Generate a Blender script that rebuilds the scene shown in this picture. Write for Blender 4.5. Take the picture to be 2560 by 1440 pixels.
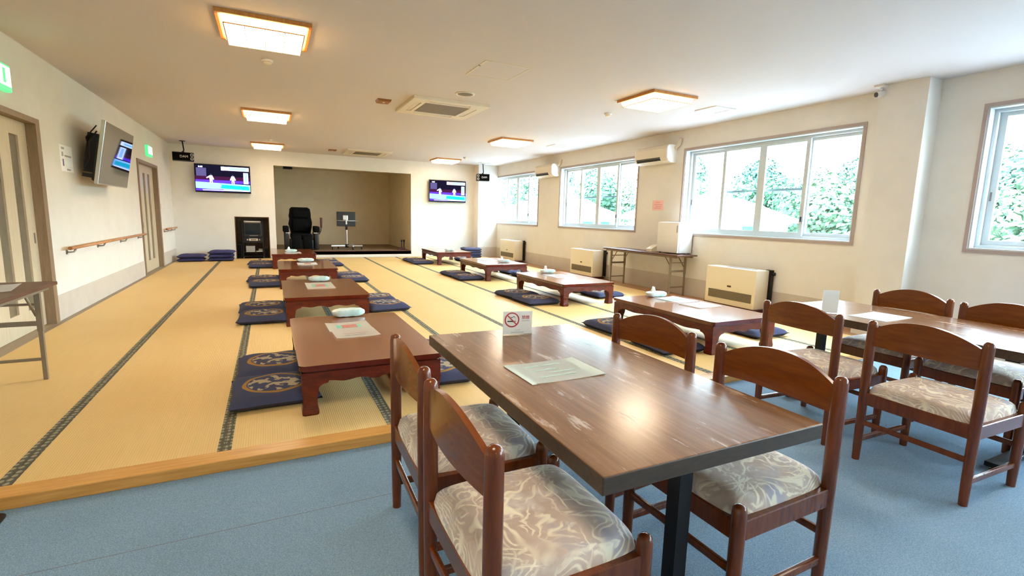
import bpy, bmesh, math, random
from mathutils import Vector, Matrix
PI = math.pi
random.seed(7)
S = bpy.context.scene
C = S.collection
for o in list(bpy.data.objects):
    bpy.data.objects.remove(o)

# ------------------------------------------------------------------ camera
FPX, W, H = 1229.36, 2560, 1440
yaw, pit, rol = 0.457892, -0.143994, 0.025861
f = Vector((math.sin(yaw)*math.cos(pit), math.cos(yaw)*math.cos(pit), math.sin(pit)))
r = Vector((math.cos(yaw), -math.sin(yaw), 0)); u = r.cross(f)
r2 = r*math.cos(rol) + u*math.sin(rol); u2 = -r*math.sin(rol) + u*math.cos(rol)
cam = bpy.data.cameras.new('camera'); cam.sensor_width = 36.0; cam.lens = FPX/W*36.0
cam.clip_start = 0.05; cam.clip_end = 400
camo = bpy.data.objects.new('camera', cam); C.objects.link(camo)
camo.matrix_world = Matrix(((r2.x, u2.x, -f.x, 0), (r2.y, u2.y, -f.y, 0), (r2.z, u2.z, -f.z, 1.27), (0, 0, 0, 1)))
S.camera = camo

# ------------------------------------------------------------------ light
EXPOSURE = 1.62
SKY = 15.0
SUN = 9.0
LAMP = 10.0
S.view_settings.view_transform = 'Standard'; S.view_settings.look = 'None'
S.view_settings.gamma = 1.0; S.view_settings.use_curve_mapping = False
S.view_settings.exposure = EXPOSURE
S.cycles.diffuse_bounces = 8; S.cycles.max_bounces = 12
wd = bpy.data.worlds.new('sky'); S.world = wd; wd.use_nodes = True
nt = wd.node_tree; nt.nodes.clear()
bg = nt.nodes.new('ShaderNodeBackground'); out = nt.nodes.new('ShaderNodeOutputWorld')
tc = nt.nodes.new('ShaderNodeTexCoord'); sx = nt.nodes.new('ShaderNodeSeparateXYZ'); cr = nt.nodes.new('ShaderNodeValToRGB')
cr.color_ramp.elements[0].position = 0.0; cr.color_ramp.elements[0].color = (0.83, 0.88, 1.0, 1)
cr.color_ramp.elements[1].position = 0.9; cr.color_ramp.elements[1].color = (0.62, 0.73, 1.0, 1)
nt.links.new(tc.outputs['Generated'], sx.inputs[0]); nt.links.new(sx.outputs['Z'], cr.inputs[0])
nt.links.new(cr.outputs[0], bg.inputs[0]); bg.inputs[1].default_value = SKY
nt.links.new(bg.outputs[0], out.inputs[0])
sl = bpy.data.lights.new('sun', 'SUN'); sl.energy = SUN; sl.angle = 0.02; sl.color = (1.0, 0.95, 0.86)
so = bpy.data.objects.new('sun', sl); C.objects.link(so)
so.rotation_euler = Vector((0.62, 0.35, -0.75)).to_track_quat('-Z', 'Y').to_euler()   # from behind the building, onto the trees
WIN = [(14.50, 11.66), (10.54, 7.70), (6.49, 3.65), (2.50, -0.34), (-1.50, -4.34)]                      # right-wall windows, far to near in y; last is unseen, added for brightness
WZ0, WZ1 = 1.06, 2.465
XL, XR, YB, YF, ZC, ZT = -2.12, 6.45, 14.65, -5.4, -0.058, 2.815
for a, b in WIN:
    pl = bpy.data.lights.new('window_portal', 'AREA'); pl.shape = 'RECTANGLE'
    pl.size = abs(a-b); pl.size_y = WZ1-WZ0; pl.cycles.is_portal = True
    po = bpy.data.objects.new('window_portal', pl); C.objects.link(po)
    po.location = (XR+0.23, (a+b)/2, (WZ0+WZ1)/2)
    po.rotation_euler = Vector((-1, 0, 0)).to_track_quat('-Z', 'Z').to_euler()

# ------------------------------------------------------------------ materials
def srgb(r, g, b):
    f = lambda v: (v/255/12.92) if v/255 <= 0.04045 else ((v/255+0.055)/1.055)**2.4
    return (f(r), f(g), f(b), 1)
M = {}
class NT:
    def __init__(s, m): s.t = m.node_tree
    def n(s, typ, **kw):
        n = s.t.nodes.new(typ)
        for k, v in kw.items():
            if k.startswith('i_'):
                key = k[2:]; key = int(key) if key.isdigit() else key.replace('_', ' ')
                n.inputs[key].default_value = v
            else: setattr(n, k, v)
        return n
    def l(s, a, b): s.t.links.new(a, b)
def mat(name, col, rough=0.5, metal=0.0, var=None, vscale=8, stretch=(1, 1, 1), bump=0, bscale=60, spec=0.5, emit=None, estr=0, coat=0):
    """principled; var = second colour mixed in by stretched noise in object space"""
    m = bpy.data.materials.new(name); m.use_nodes = True
    b = m.node_tree.nodes['Principled BSDF']; N = NT(m)
    b.inputs['Base Color'].default_value = col; b.inputs['Roughness'].default_value = rough
    b.inputs['Metallic'].default_value = metal; b.inputs['Specular IOR Level'].default_value = spec
    if coat: b.inputs['Coat Weight'].default_value = coat; b.inputs['Coat Roughness'].default_value = 0.08
    if emit: b.inputs['Emission Color'].default_value = emit; b.inputs['Emission Strength'].default_value = estr
    if var or bump:
        t = N.n('ShaderNodeTexCoord'); mp = N.n('ShaderNodeMapping'); mp.inputs['Scale'].default_value = stretch
        N.l(t.outputs['Object'], mp.inputs[0])
    if var:
        no = N.n('ShaderNodeTexNoise', i_Scale=vscale, i_Detail=5.0, i_Roughness=0.6); N.l(mp.outputs[0], no.inputs[0])
        rp = N.n('ShaderNodeValToRGB'); rp.color_ramp.elements[0].position = 0.35; rp.color_ramp.elements[1].position = 0.68
        rp.color_ramp.elements[0].color = col; rp.color_ramp.elements[1].color = var
        N.l(no.outputs[0], rp.inputs[0]); N.l(rp.outputs[0], b.inputs['Base Color'])
    if bump:
        n2 = N.n('ShaderNodeTexNoise', i_Scale=bscale, i_Detail=3.0); N.l(mp.outputs[0], n2.inputs[0])
        bp = N.n('ShaderNodeBump', i_Strength=bump, i_Distance=0.004); N.l(n2.outputs[0], bp.inputs['Height']); N.l(bp.outputs[0], b.inputs['Normal'])
    M[name] = m
    return m
def emis(name, col, strength):
    m = bpy.data.materials.new(name); m.use_nodes = True; N = NT(m); N.t.nodes.clear()
    e = N.n('ShaderNodeEmission'); e.inputs[0].default_value = col; e.inputs[1].default_value = strength
    o = N.n('ShaderNodeOutputMaterial'); N.l(e.outputs[0], o.inputs[0]); M[name] = m
    return m
def glass(name, tint, refl=0.07):
    m = bpy.data.materials.new(name); m.use_nodes = True; N = NT(m); N.t.nodes.clear()
    t = N.n('ShaderNodeBsdfTransparent'); t.inputs[0].default_value = tint
    g = N.n('ShaderNodeBsdfGlossy'); g.inputs['Roughness'].default_value = 0.02
    x = N.n('ShaderNodeMixShader'); x.inputs[0].default_value = refl
    o = N.n('ShaderNodeOutputMaterial'); N.l(t.outputs[0], x.inputs[1]); N.l(g.outputs[0], x.inputs[2]); N.l(x.outputs[0], o.inputs[0]); M[name] = m
    return m

mat('wallpaper', srgb(224, 219, 209), 0.85, var=srgb(218, 213, 202), vscale=3, bump=0.15, bscale=140)
mat('wainscot', srgb(198, 188, 174), 0.6, var=srgb(191, 180, 166), vscale=4)
mat('ceiling_paper', srgb(206, 199, 194), 0.9, bump=0.2, bscale=120)
mat('recess_paper', srgb(222, 207, 175), 0.9, var=srgb(216, 200, 168), vscale=3, bump=0.2, bscale=120)
mat('stage_floor', srgb(132, 112, 88), 0.6, var=srgb(112, 94, 74), vscale=3, stretch=(1, 8, 1))
mat('edge_wood', srgb(226, 170, 92), 0.35, var=srgb(206, 146, 70), vscale=4, stretch=(1, 14, 14))
mat('strip_wood', srgb(176, 132, 84), 0.4, var=srgb(150, 108, 66), vscale=4, stretch=(12, 1, 12))
mat('threshold', srgb(150, 130, 104), 0.5)
mat('door_frame', srgb(146, 122, 96), 0.5, var=srgb(128, 105, 80), vscale=6, stretch=(12, 12, 1))
mat('door_leaf', srgb(205, 190, 162), 0.45, var=srgb(192, 176, 146), vscale=6, stretch=(12, 12, 1))
mat('slit_glass', srgb(118, 108, 88), 0.35, var=srgb(104, 95, 76), vscale=12)
mat('white_plastic', srgb(224, 221, 214), 0.4)
mat('cream_plastic', srgb(218, 206, 180), 0.45)
mat('grey_plastic', srgb(150, 146, 138), 0.5)
mat('grille', srgb(120, 108, 84), 0.6, var=srgb(104, 92, 70), vscale=60, stretch=(1, 12, 1))
mat('black_plastic', srgb(16, 15, 16), 0.4)
mat('black_leather', srgb(4, 4, 5), 0.7, spec=0.12, bump=0.3, bscale=90)
mat('black_gloss', srgb(6, 6, 8), 0.06, spec=0.6)
mat('black_iron', srgb(20, 20, 24), 0.45, metal=0.3)
mat('screen_off', srgb(30, 27, 23), 0.03, spec=0.6)
mat('silver', srgb(205, 203, 198), 0.3, metal=0.8)
mat('casing', srgb(168, 152, 144), 0.5)
mat('sash', srgb(186, 194, 194), 0.4)
mat('sash_seal', srgb(110, 124, 132), 0.5)
mat('lamp_wood', srgb(206, 140, 70), 0.45, var=srgb(180, 116, 52), vscale=6, stretch=(12, 12, 1))
mat('lamp_line', srgb(214, 178, 130), 0.5)
mat('rail_wood', srgb(198, 142, 92), 0.4, var=srgb(176, 120, 72), vscale=5, stretch=(10, 1, 10))
mat('bracket', srgb(140, 130, 120), 0.4, metal=0.5)
mat('lacquer', srgb(102, 30, 9), 0.26, var=srgb(76, 19, 5), vscale=9, stretch=(1, 1, 3), bump=0.8, bscale=38)
mat('lacquer_plain', srgb(98, 27, 7), 0.2, var=srgb(82, 21, 5), vscale=7, stretch=(1, 6, 1), coat=0.4)
mat('lacquer_top', srgb(140, 76, 34), 0.16, var=srgb(124, 62, 26), vscale=5, stretch=(9, 0.7, 1), coat=0.5)
mat('chair_wood', srgb(116, 54, 13), 0.26, var=srgb(90, 38, 7), vscale=6, stretch=(8, 8, 1), coat=0.12)
mat('chair_panel', srgb(126, 63, 11), 0.26, var=srgb(106, 49, 7), vscale=6, stretch=(8, 1, 8), coat=0.12)
mat('table_edge', srgb(76, 58, 40), 0.4, var=srgb(56, 42, 30), vscale=20, stretch=(1, 4, 4))
mat('fold_top', srgb(96, 62, 44), 0.35, var=srgb(80, 48, 34), vscale=5, stretch=(8, 1, 1))
mat('fold_metal', srgb(138, 124, 104), 0.4, metal=0.35)
mat('paper', srgb(244, 243, 240), 0.7)
mat('paper_mint', srgb(246, 251, 247), 0.7, var=srgb(238, 247, 241), vscale=30)
mat('paper_pink', srgb(234, 184, 174), 0.7)
mat('paper_cream', srgb(240, 232, 216), 0.7)
mat('print_green', srgb(128, 190, 164), 0.7)
mat('print_mint', srgb(190, 212, 200), 0.7); mat('print_red', srgb(176, 90, 78), 0.7, var=srgb(200, 140, 120), vscale=60)
mat('ink_red', srgb(196, 60, 72), 0.7)
mat('ink_black', srgb(28, 26, 28), 0.7)
mat('ink_grey', srgb(110, 104, 104), 0.7)
mat('ink_pale', srgb(206, 140, 132), 0.7); mat('ink_faint', srgb(168, 162, 156), 0.7); mat('ink_violet', srgb(120, 100, 150), 0.7)
mat('tissue_pack', srgb(228, 238, 236), 0.35, var=srgb(176, 214, 202), vscale=9)
mat('tissue_white', srgb(240, 244, 244), 0.7)
mat('stack_cloth', srgb(44, 44, 92), 0.9, var=srgb(62, 62, 108), vscale=18, bump=0.5, bscale=60)
mat('niche_wood', srgb(92, 64, 26), 0.4, var=srgb(70, 46, 18), vscale=5, stretch=(6, 6, 1))
mat('dark_mat', srgb(42, 26, 52), 0.95, bump=0.5, bscale=300)
mat('dark_wood', srgb(70, 20, 14), 0.4)
mat('exit_green', srgb(90, 190, 130), 0.4, emit=srgb(80, 220, 140), estr=0.35)
mat('exit_white', srgb(225, 245, 225), 0.4, emit=srgb(225, 255, 225), estr=0.75)
mat('brown_box', srgb(146, 90, 36), 0.4)
emis('led', (1, 0.9, 0.7, 1), 6)
emis('lamp_glow', (1.0, 0.83, 0.62, 1), LAMP)
emis('lamp_side', (1.0, 0.60, 0.24, 1), LAMP*0.45)
glass('pane', (0.93, 0.985, 0.97, 1)); glass('screen_net', (0.80, 0.90, 0.90, 1), 0.0); glass('acrylic', (0.985, 0.995, 0.995, 1), 0.04)
mat('roof_pale', srgb(170, 166, 162), 0.8); mat('roof_red', srgb(122, 66, 62), 0.8); mat('house_white', srgb(190, 196, 200), 0.8)
mat('house_glass', srgb(70, 100, 135), 0.2); mat('grass', srgb(74, 104, 80), 0.95, var=srgb(104, 128, 100), vscale=0.4)
mat('gravel', srgb(150, 150, 154), 0.95, var=srgb(166, 164, 166), vscale=0.6); mat('bark', srgb(96, 80, 62), 0.9)
for i, (a, b) in enumerate([((56, 94, 72), (84, 118, 86)), ((46, 86, 76), (72, 108, 94)), ((76, 112, 68), (106, 136, 88))]):
    mat('leaf%d' % i, srgb(*a), 0.7, var=srgb(*b), vscale=0.9)

def tatami_mat():
    m = mat('tatami', srgb(226, 192, 118), 0.55, spec=0.35); N = NT(m); b = N.t.nodes['Principled BSDF']
    t = N.n('ShaderNodeTexCoord'); w = N.n('ShaderNodeTexWave', bands_direction='X', i_Scale=26.0, i_Distortion=0.4, i_Detail=1.0); N.l(t.outputs['Object'], w.inputs[0])
    no = N.n('ShaderNodeTexNoise', i_Scale=1.3, i_Detail=4.0); N.l(t.outputs['Object'], no.inputs[0])
    mp = N.n('ShaderNodeMapping'); mp.inputs['Scale'].default_value = (160, 2.5, 1); N.l(t.outputs['Object'], mp.inputs[0])
    n2 = N.n('ShaderNodeTexNoise', i_Scale=1.0, i_Detail=3.0); N.l(mp.outputs[0], n2.inputs[0])
    c1 = N.n('ShaderNodeMix', data_type='RGBA'); c1.inputs[6].default_value = srgb(243, 208, 142); c1.inputs[7].default_value = srgb(236, 195, 122); N.l(no.outputs[0], c1.inputs[0])
    c2 = N.n('ShaderNodeMix', data_type='RGBA', blend_type='MULTIPLY'); c2.inputs[0].default_value = 0.16; N.l(c1.outputs[2], c2.inputs[6]); N.l(n2.outputs[0], c2.inputs[7])
    N.l(c2.outputs[2], b.inputs['Base Color'])
    bp = N.n('ShaderNodeBump', i_Strength=0.25, i_Distance=0.002); N.l(w.outputs[0], bp.inputs['Height']); N.l(bp.outputs[0], b.inputs['Normal'])
tatami_mat()
def border_mat():
    m = mat('border_cloth', srgb(84, 80, 62), 0.9); N = NT(m); b = N.t.nodes['Principled BSDF']
    t = N.n('ShaderNodeTexCoord'); mp = N.n('ShaderNodeMapping'); mp.inputs['Scale'].default_value = (30, 24, 1); N.l(t.outputs['Object'], mp.inputs[0])
    v = N.n('ShaderNodeTexVoronoi', feature='F1', i_Scale=1.0, i_Randomness=0.25); N.l(mp.outputs[0], v.inputs[0])
    rp = N.n('ShaderNodeValToRGB'); rp.color_ramp.elements[0].position = 0.28; rp.color_ramp.elements[1].position = 0.42
    rp.color_ramp.elements[0].color = srgb(158, 150, 122); rp.color_ramp.elements[1].color = srgb(88, 84, 66)
    N.l(v.outputs['Distance'], rp.inputs[0]); N.l(rp.outputs[0], b.inputs['Base Color'])
border_mat()
def carpet_mat():
    m = mat('carpet', srgb(116, 142, 162), 0.98, spec=0.1); N = NT(m); b = N.t.nodes['Principled BSDF']
    t = N.n('ShaderNodeTexCoord'); n1 = N.n('ShaderNodeTexNoise', i_Scale=220.0, i_Detail=3.0); n2 = N.n('ShaderNodeTexNoise', i_Scale=1.6, i_Detail=3.0)
    N.l(t.outputs['Object'], n1.inputs[0]); N.l(t.outputs['Object'], n2.inputs[0])
    r1 = N.n('ShaderNodeValToRGB'); r1.color_ramp.elements[0].position = 0.3; r1.color_ramp.elements[1].position = 0.7
    r1.color_ramp.elements[0].color = srgb(116, 147, 172); r1.color_ramp.elements[1].color = srgb(158, 184, 204); N.l(n1.outputs[0], r1.inputs[0])
    mx = N.n('ShaderNodeMix', data_type='RGBA', blend_type='MULTIPLY'); mx.inputs[0].default_value = 0.25; N.l(r1.outputs[0], mx.inputs[6]); N.l(n2.outputs[0], mx.inputs[7])
    N.l(mx.outputs[2], b.inputs['Base Color'])
    bp = N.n('ShaderNodeBump', i_Strength=0.6, i_Distance=0.004); N.l(n1.outputs[0], bp.inputs['Height']); N.l(bp.outputs[0], b.inputs['Normal'])
carpet_mat()
def zabuton_mat():
    """navy cloth with a woven round medallion: gold ring round cream blossoms"""
    m = mat('zabuton', srgb(40, 40, 78), 0.9, spec=0.2); N = NT(m); b = N.t.nodes['Principled BSDF']
    t = N.n('ShaderNodeTexCoord'); sp = N.n('ShaderNodeSeparateXYZ'); N.l(t.outputs['Object'], sp.inputs[0])
    cb = N.n('ShaderNodeCombineXYZ'); N.l(sp.outputs[0], cb.inputs[0]); N.l(sp.outputs[1], cb.inputs[1])
    ln = N.n('ShaderNodeVectorMath', operation='LENGTH'); N.l(cb.outputs[0], ln.inputs[0])
    ring = N.n('ShaderNodeValToRGB'); ring.color_ramp.interpolation = 'CONSTANT'
    e = ring.color_ramp.elements; e[0].position = 0; e[0].color = (0, 0, 0, 1); e[1].position = 0.172; e[1].color = (1, 1, 1, 1)
    e.new(0.202).color = (0, 0, 0, 1); N.l(ln.outputs['Value'], ring.inputs[0])
    no = N.n('ShaderNodeTexNoise', i_Scale=13.0, i_Detail=2.0); N.l(cb.outputs[0], no.inputs[0])
    fl = N.n('ShaderNodeMath', operation='GREATER_THAN', i_1=0.51); N.l(no.outputs[0], fl.inputs[0])
    ins = N.n('ShaderNodeMath', operation='LESS_THAN', i_1=0.168); N.l(ln.outputs['Value'], ins.inputs[0])
    up = N.n('ShaderNodeMath', operation='GREATER_THAN', i_1=0.02); N.l(sp.outputs[2], up.inputs[0])
    a1 = N.n('ShaderNodeMath', operation='MULTIPLY'); N.l(fl.outputs[0], a1.inputs[0]); N.l(ins.outputs[0], a1.inputs[1])
    a2 = N.n('ShaderNodeMath', operation='MULTIPLY'); N.l(a1.outputs[0], a2.inputs[0]); N.l(up.outputs[0], a2.inputs[1])
    a3 = N.n('ShaderNodeMath', operation='MULTIPLY'); N.l(ring.outputs[0], a3.inputs[0]); N.l(up.outputs[0], a3.inputs[1])
    m1 = N.n('ShaderNodeMix', data_type='RGBA'); m1.inputs[6].default_value = srgb(68, 72, 98); m1.inputs[7].default_value = srgb(172, 158, 132); N.l(a2.outputs[0], m1.inputs[0])
    m2 = N.n('ShaderNodeMix', data_type='RGBA'); m2.inputs[7].default_value = srgb(158, 120, 62); N.l(m1.outputs[2], m2.inputs[6]); N.l(a3.outputs[0], m2.inputs[0])
    N.l(m2.outputs[2], b.inputs['Base Color'])
    n2 = N.n('ShaderNodeTexNoise', i_Scale=260.0); N.l(t.outputs['Object'], n2.inputs[0])
    bp = N.n('ShaderNodeBump', i_Strength=0.2, i_Distance=0.002); N.l(n2.outputs[0], bp.inputs['Height']); N.l(bp.outputs[0], b.inputs['Normal'])
zabuton_mat()
def seat_mat():
    """brocade: cream plumes and fine curved strokes on mauve, taupe and grey"""
    m = mat('seat_fabric', srgb(180, 168, 150), 0.85, spec=0.25); N = NT(m); b = N.t.nodes['Principled BSDF']
    t = N.n('ShaderNodeTexCoord')
    n0 = N.n('ShaderNodeTexNoise', i_Scale=5.0, i_Detail=1.0); N.l(t.outputs['Object'], n0.inputs[0])
    wp = N.n('ShaderNodeMix', data_type='RGBA', blend_type='LINEAR_LIGHT'); wp.inputs[0].default_value = 0.16; N.l(t.outputs['Object'], wp.inputs[6]); N.l(n0.outputs['Color'], wp.inputs[7])
    n3 = N.n('ShaderNodeTexNoise', i_Scale=5.5, i_Detail=3.0, i_Roughness=0.6); N.l(t.outputs['Object'], n3.inputs[0])
    base = N.n('ShaderNodeValToRGB'); e = base.color_ramp.elements; e[0].position = 0.32; e[0].color = srgb(174, 170, 180); e[1].position = 0.70; e[1].color = srgb(216, 208, 202)
    e.new(0.45).color = srgb(202, 184, 170); e.new(0.57).color = srgb(190, 170, 156); N.l(n3.outputs[0], base.inputs[0])
    def strokes(typ, sc, dist, lo, hi):
        w = N.n('ShaderNodeTexWave', wave_type=typ, i_Scale=sc, i_Distortion=dist, i_Detail=2.0, i_Detail_Scale=1.2); N.l(wp.outputs[2], w.inputs[0])
        r = N.n('ShaderNodeValToRGB'); e = r.color_ramp.elements; e[0].position = lo; e[0].color = (0, 0, 0, 1); e[1].position = hi; e[1].color = (1, 1, 1, 1); N.l(w.outputs[0], r.inputs[0])
        return r
    s1 = strokes('RINGS', 17.0, 6.0, 0.55, 0.98); s2 = strokes('BANDS', 5.0, 9.0, 0.84, 1.0)
    k1 = N.n('ShaderNodeTexNoise', i_Scale=9.0, i_Detail=2.0); N.l(wp.outputs[2], k1.inputs[0])
    kr = N.n('ShaderNodeValToRGB'); e = kr.color_ramp.elements; e[0].position = 0.44; e[0].color = (0, 0, 0, 1); e[1].position = 0.56; e[1].color = (0.85, 0.85, 0.85, 1); N.l(k1.outputs[0], kr.inputs[0])
    a = N.n('ShaderNodeMath', operation='MULTIPLY'); N.l(s1.outputs[0], a.inputs[0]); N.l(kr.outputs[0], a.inputs[1])
    k2 = N.n('ShaderNodeTexNoise', i_Scale=6.0, i_Detail=1.0); N.l(t.outputs['Object'], k2.inputs[0])
    k2r = N.n('ShaderNodeValToRGB'); e = k2r.color_ramp.elements; e[0].position = 0.46; e[0].color = (0.1, 0.1, 0.1, 1); e[1].position = 0.58; e[1].color = (1, 1, 1, 1); N.l(k2.outputs[0], k2r.inputs[0])
    a2 = N.n('ShaderNodeMath', operation='MULTIPLY'); N.l(s2.outputs[0], a2.inputs[0]); N.l(k2r.outputs[0], a2.inputs[1])
    mp = N.n('ShaderNodeMapping'); mp.inputs['Scale'].default_value = (9, 34, 9); mp.inputs['Rotation'].default_value = (0, 0, 0.6); N.l(wp.outputs[2], mp.inputs[0])
    pf = N.n('ShaderNodeTexNoise', i_Scale=1.0, i_Detail=3.0, i_Distortion=0.8); N.l(mp.outputs[0], pf.inputs[0])
    pr = N.n('ShaderNodeValToRGB'); e = pr.color_ramp.elements; e[0].position = 0.55; e[0].color = (0, 0, 0, 1); e[1].position = 0.66; e[1].color = (0.8, 0.8, 0.8, 1); N.l(pf.outputs[0], pr.inputs[0])
    m0 = N.n('ShaderNodeMath', operation='MAXIMUM'); N.l(a2.outputs[0], m0.inputs[0]); N.l(pr.outputs[0], m0.inputs[1])
    mxm = N.n('ShaderNodeMath', operation='MAXIMUM'); N.l(a.outputs[0], mxm.inputs[0]); N.l(m0.outputs[0], mxm.inputs[1])
    o = N.n('ShaderNodeMix', data_type='RGBA'); o.inputs[7].default_value = srgb(242, 235, 212); N.l(base.outputs[0], o.inputs[6]); N.l(mxm.outputs[0], o.inputs[0])
    N.l(o.outputs[2], b.inputs['Base Color'])
seat_mat()
def worn_top_mat():
    m = mat('worn_top', srgb(112, 76, 46), 0.22, spec=0.32); N = NT(m); b = N.t.nodes['Principled BSDF']
    t = N.n('ShaderNodeTexCoord'); mp = N.n('ShaderNodeMapping'); mp.inputs['Scale'].default_value = (16, 0.9, 1); N.l(t.outputs['Object'], mp.inputs[0])
    g = N.n('ShaderNodeTexNoise', i_Scale=2.2, i_Detail=6.0, i_Roughness=0.65); N.l(mp.outputs[0], g.inputs[0])
    rp = N.n('ShaderNodeValToRGB'); e = rp.color_ramp.elements; e[0].position = 0.3; e[0].color = srgb(112, 78, 50); e[1].position = 0.7; e[1].color = srgb(150, 112, 80); N.l(g.outputs[0], rp.inputs[0])
    m3 = N.n('ShaderNodeMapping'); m3.inputs['Scale'].default_value = (13, 2.0, 1); m3.inputs['Location'].default_value = (0.3, 0.7, 0); N.l(t.outputs['Object'], m3.inputs[0])
    s = N.n('ShaderNodeTexNoise', i_Scale=1.5, i_Detail=8.0, i_Roughness=0.72); N.l(m3.outputs[0], s.inputs[0])
    sr = N.n('ShaderNodeValToRGB'); e = sr.color_ramp.elements; e[0].position = 0.575; e[0].color = (0, 0, 0, 1); e[1].position = 0.66; e[1].color = (0.6, 0.6, 0.6, 1); N.l(s.outputs[0], sr.inputs[0])
    o = N.n('ShaderNodeMix', data_type='RGBA'); o.inputs[7].default_value = srgb(198, 172, 146); N.l(rp.outputs[0], o.inputs[6]); N.l(sr.outputs[0], o.inputs[0])
    N.l(o.outputs[2], b.inputs['Base Color'])
    ad = N.n('ShaderNodeMath', operation='MULTIPLY_ADD', i_1=0.3, i_2=0.19); N.l(sr.outputs[0], ad.inputs[0]); N.l(ad.outputs[0], b.inputs['Roughness'])
worn_top_mat()

# ------------------------------------------------------------------ helpers
def nb(): return bmesh.new()
def box(bm, x0, x1, y0, y1, z0, z1, mi=0, bev=0, seg=2):
    vs = [bm.verts.new(p) for p in ((x0, y0, z0), (x1, y0, z0), (x1, y1, z0), (x0, y1, z0), (x0, y0, z1), (x1, y0, z1), (x1, y1, z1), (x0, y1, z1))]
    fs = [bm.faces.new([vs[i] for i in q]) for q in ((3, 2, 1, 0), (4, 5, 6, 7), (0, 1, 5, 4), (1, 2, 6, 5), (2, 3, 7, 6), (3, 0, 4, 7))]
    for q in fs: q.material_index = mi
    if bev:
        es = list({e for q in fs for e in q.edges})
        res = bmesh.ops.bevel(bm, geom=es, offset=bev, segments=seg, affect='EDGES', profile=0.5)
        for q in res['faces']: q.material_index = mi
    return bm
def prism(bm, pts, axis, d0, d1, mi=0):
    """2-D outline extruded along an axis; pts are in the two other axes, in xyz order"""
    def P(p, d): return {'x': (d, p[0], p[1]), 'y': (p[0], d, p[1]), 'z': (p[0], p[1], d)}[axis]
    a = [bm.verts.new(P(p, d0)) for p in pts]; b = [bm.verts.new(P(p, d1)) for p in pts]
    n = len(pts); fs = [bm.faces.new(a), bm.faces.new(b)]
    for i in range(n): fs.append(bm.faces.new((a[i], a[(i+1) % n], b[(i+1) % n], b[i])))
    for q in fs: q.material_index = mi
    return bm
def tube(bm, pts, r, seg=10, mi=0, cap=True):
    """round tube along a polyline; r a number or one per point"""
    pts = [Vector(p) for p in pts]; n = len(pts); rr = r if isinstance(r, (list, tuple)) else [r]*n
    rings = []
    ref = None
    for i, p in enumerate(pts):
        d = (pts[min(i+1, n-1)]-pts[max(i-1, 0)]).normalized()
        if ref is None: ref = Vector((0, 0, 1)) if abs(d.z) < 0.9 else Vector((1, 0, 0))
        a = d.cross(ref).normalized(); b = d.cross(a).normalized(); ref = a.cross(d) if False else ref
        rings.append([bm.verts.new(p+(a*math.cos(t*2*PI/seg)+b*math.sin(t*2*PI/seg))*rr[i]) for t in range(seg)])
    for i in range(n-1):
        for t in range(seg):
            q = bm.faces.new((rings[i][t], rings[i][(t+1) % seg], rings[i+1][(t+1) % seg], rings[i+1][t])); q.material_index = mi; q.smooth = True
    if cap:
        for ring in (rings[0], rings[-1]):
            q = bm.faces.new(ring); q.material_index = mi
    return bm
def lathe(bm, prof, x=0, y=0, seg=14, mi=0):
    """profile [(r, z)] turned about the vertical through x, y"""
    rings = []
    for rr, z in prof:
        if rr < 1e-6: rings.append([bm.verts.new((x, y, z))])
        else: rings.append([bm.verts.new((x+rr*math.cos(t*2*PI/seg), y+rr*math.sin(t*2*PI/seg), z)) for t in range(seg)])
    for a, b in zip(rings, rings[1:]):
        for t in range(seg):
            t2 = (t+1) % seg
            if len(a) == 1 and len(b) == 1: continue
            if len(a) == 1: q = bm.faces.new((a[0], b[t2], b[t]))
            elif len(b) == 1: q = bm.faces.new((a[t], a[t2], b[0]))
            else: q = bm.faces.new((a[t], a[t2], b[t2], b[t]))
            q.material_index = mi; q.smooth = True
    for ring in (rings[0], rings[-1]):
        if len(ring) > 1: bm.faces.new(ring).material_index = mi
    return bm
def rrect(x0, x1, y0, y1, rad, n=5):
    pts = []
    for cx, cy, a in ((x1-rad, y1-rad, 0), (x0+rad, y1-rad, PI/2), (x0+rad, y0+rad, PI), (x1-rad, y0+rad, 1.5*PI)):
        for i in range(n+1): t = a+PI/2*i/n; pts.append((cx+rad*math.cos(t), cy+rad*math.sin(t)))
    return pts
def obj(name, bm, mats, parent=None, loc=(0, 0, 0), rot=(0, 0, 0), smooth=False, angle=40):
    bmesh.ops.recalc_face_normals(bm, faces=bm.faces)
    me = bpy.data.meshes.new(name); bm.to_mesh(me); bm.free()
    for m in (mats if isinstance(mats, (list, tuple)) else [mats]): me.materials.append(M[m])
    if smooth:
        for p in me.polygons: p.use_smooth = True
        me.set_sharp_from_angle(angle=math.radians(angle))
    o = bpy.data.objects.new(name, me); C.objects.link(o)
    if parent: o.parent = parent
    o.location = loc; o.rotation_euler = rot
    return o
def tag(o, label, cat, group=None):
    o['label'] = label; o['category'] = cat
    if group: o['group'] = group
    return o
def thing(name, label, cat, loc=(0, 0, 0), rz=0, group=None):
    o = bpy.data.objects.new(name, None); C.objects.link(o); o.empty_display_size = 0.1
    o.location = loc; o.rotation_euler = (0, 0, rz)
    return tag(o, label, cat, group)
def struct(o): o['kind'] = 'structure'; return o
def dup(root, loc, rz=0, label=None, group=None):
    def cp(o, par):
        c = o.copy(); C.objects.link(c); c.parent = par
        for ch in o.children: cp(ch, c)
        return c
    r = cp(root, None); r.location = loc; r.rotation_euler = (root.rotation_euler[0], root.rotation_euler[1], rz)
    if label: r['label'] = label
    if group: r['group'] = group
    return r
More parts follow.
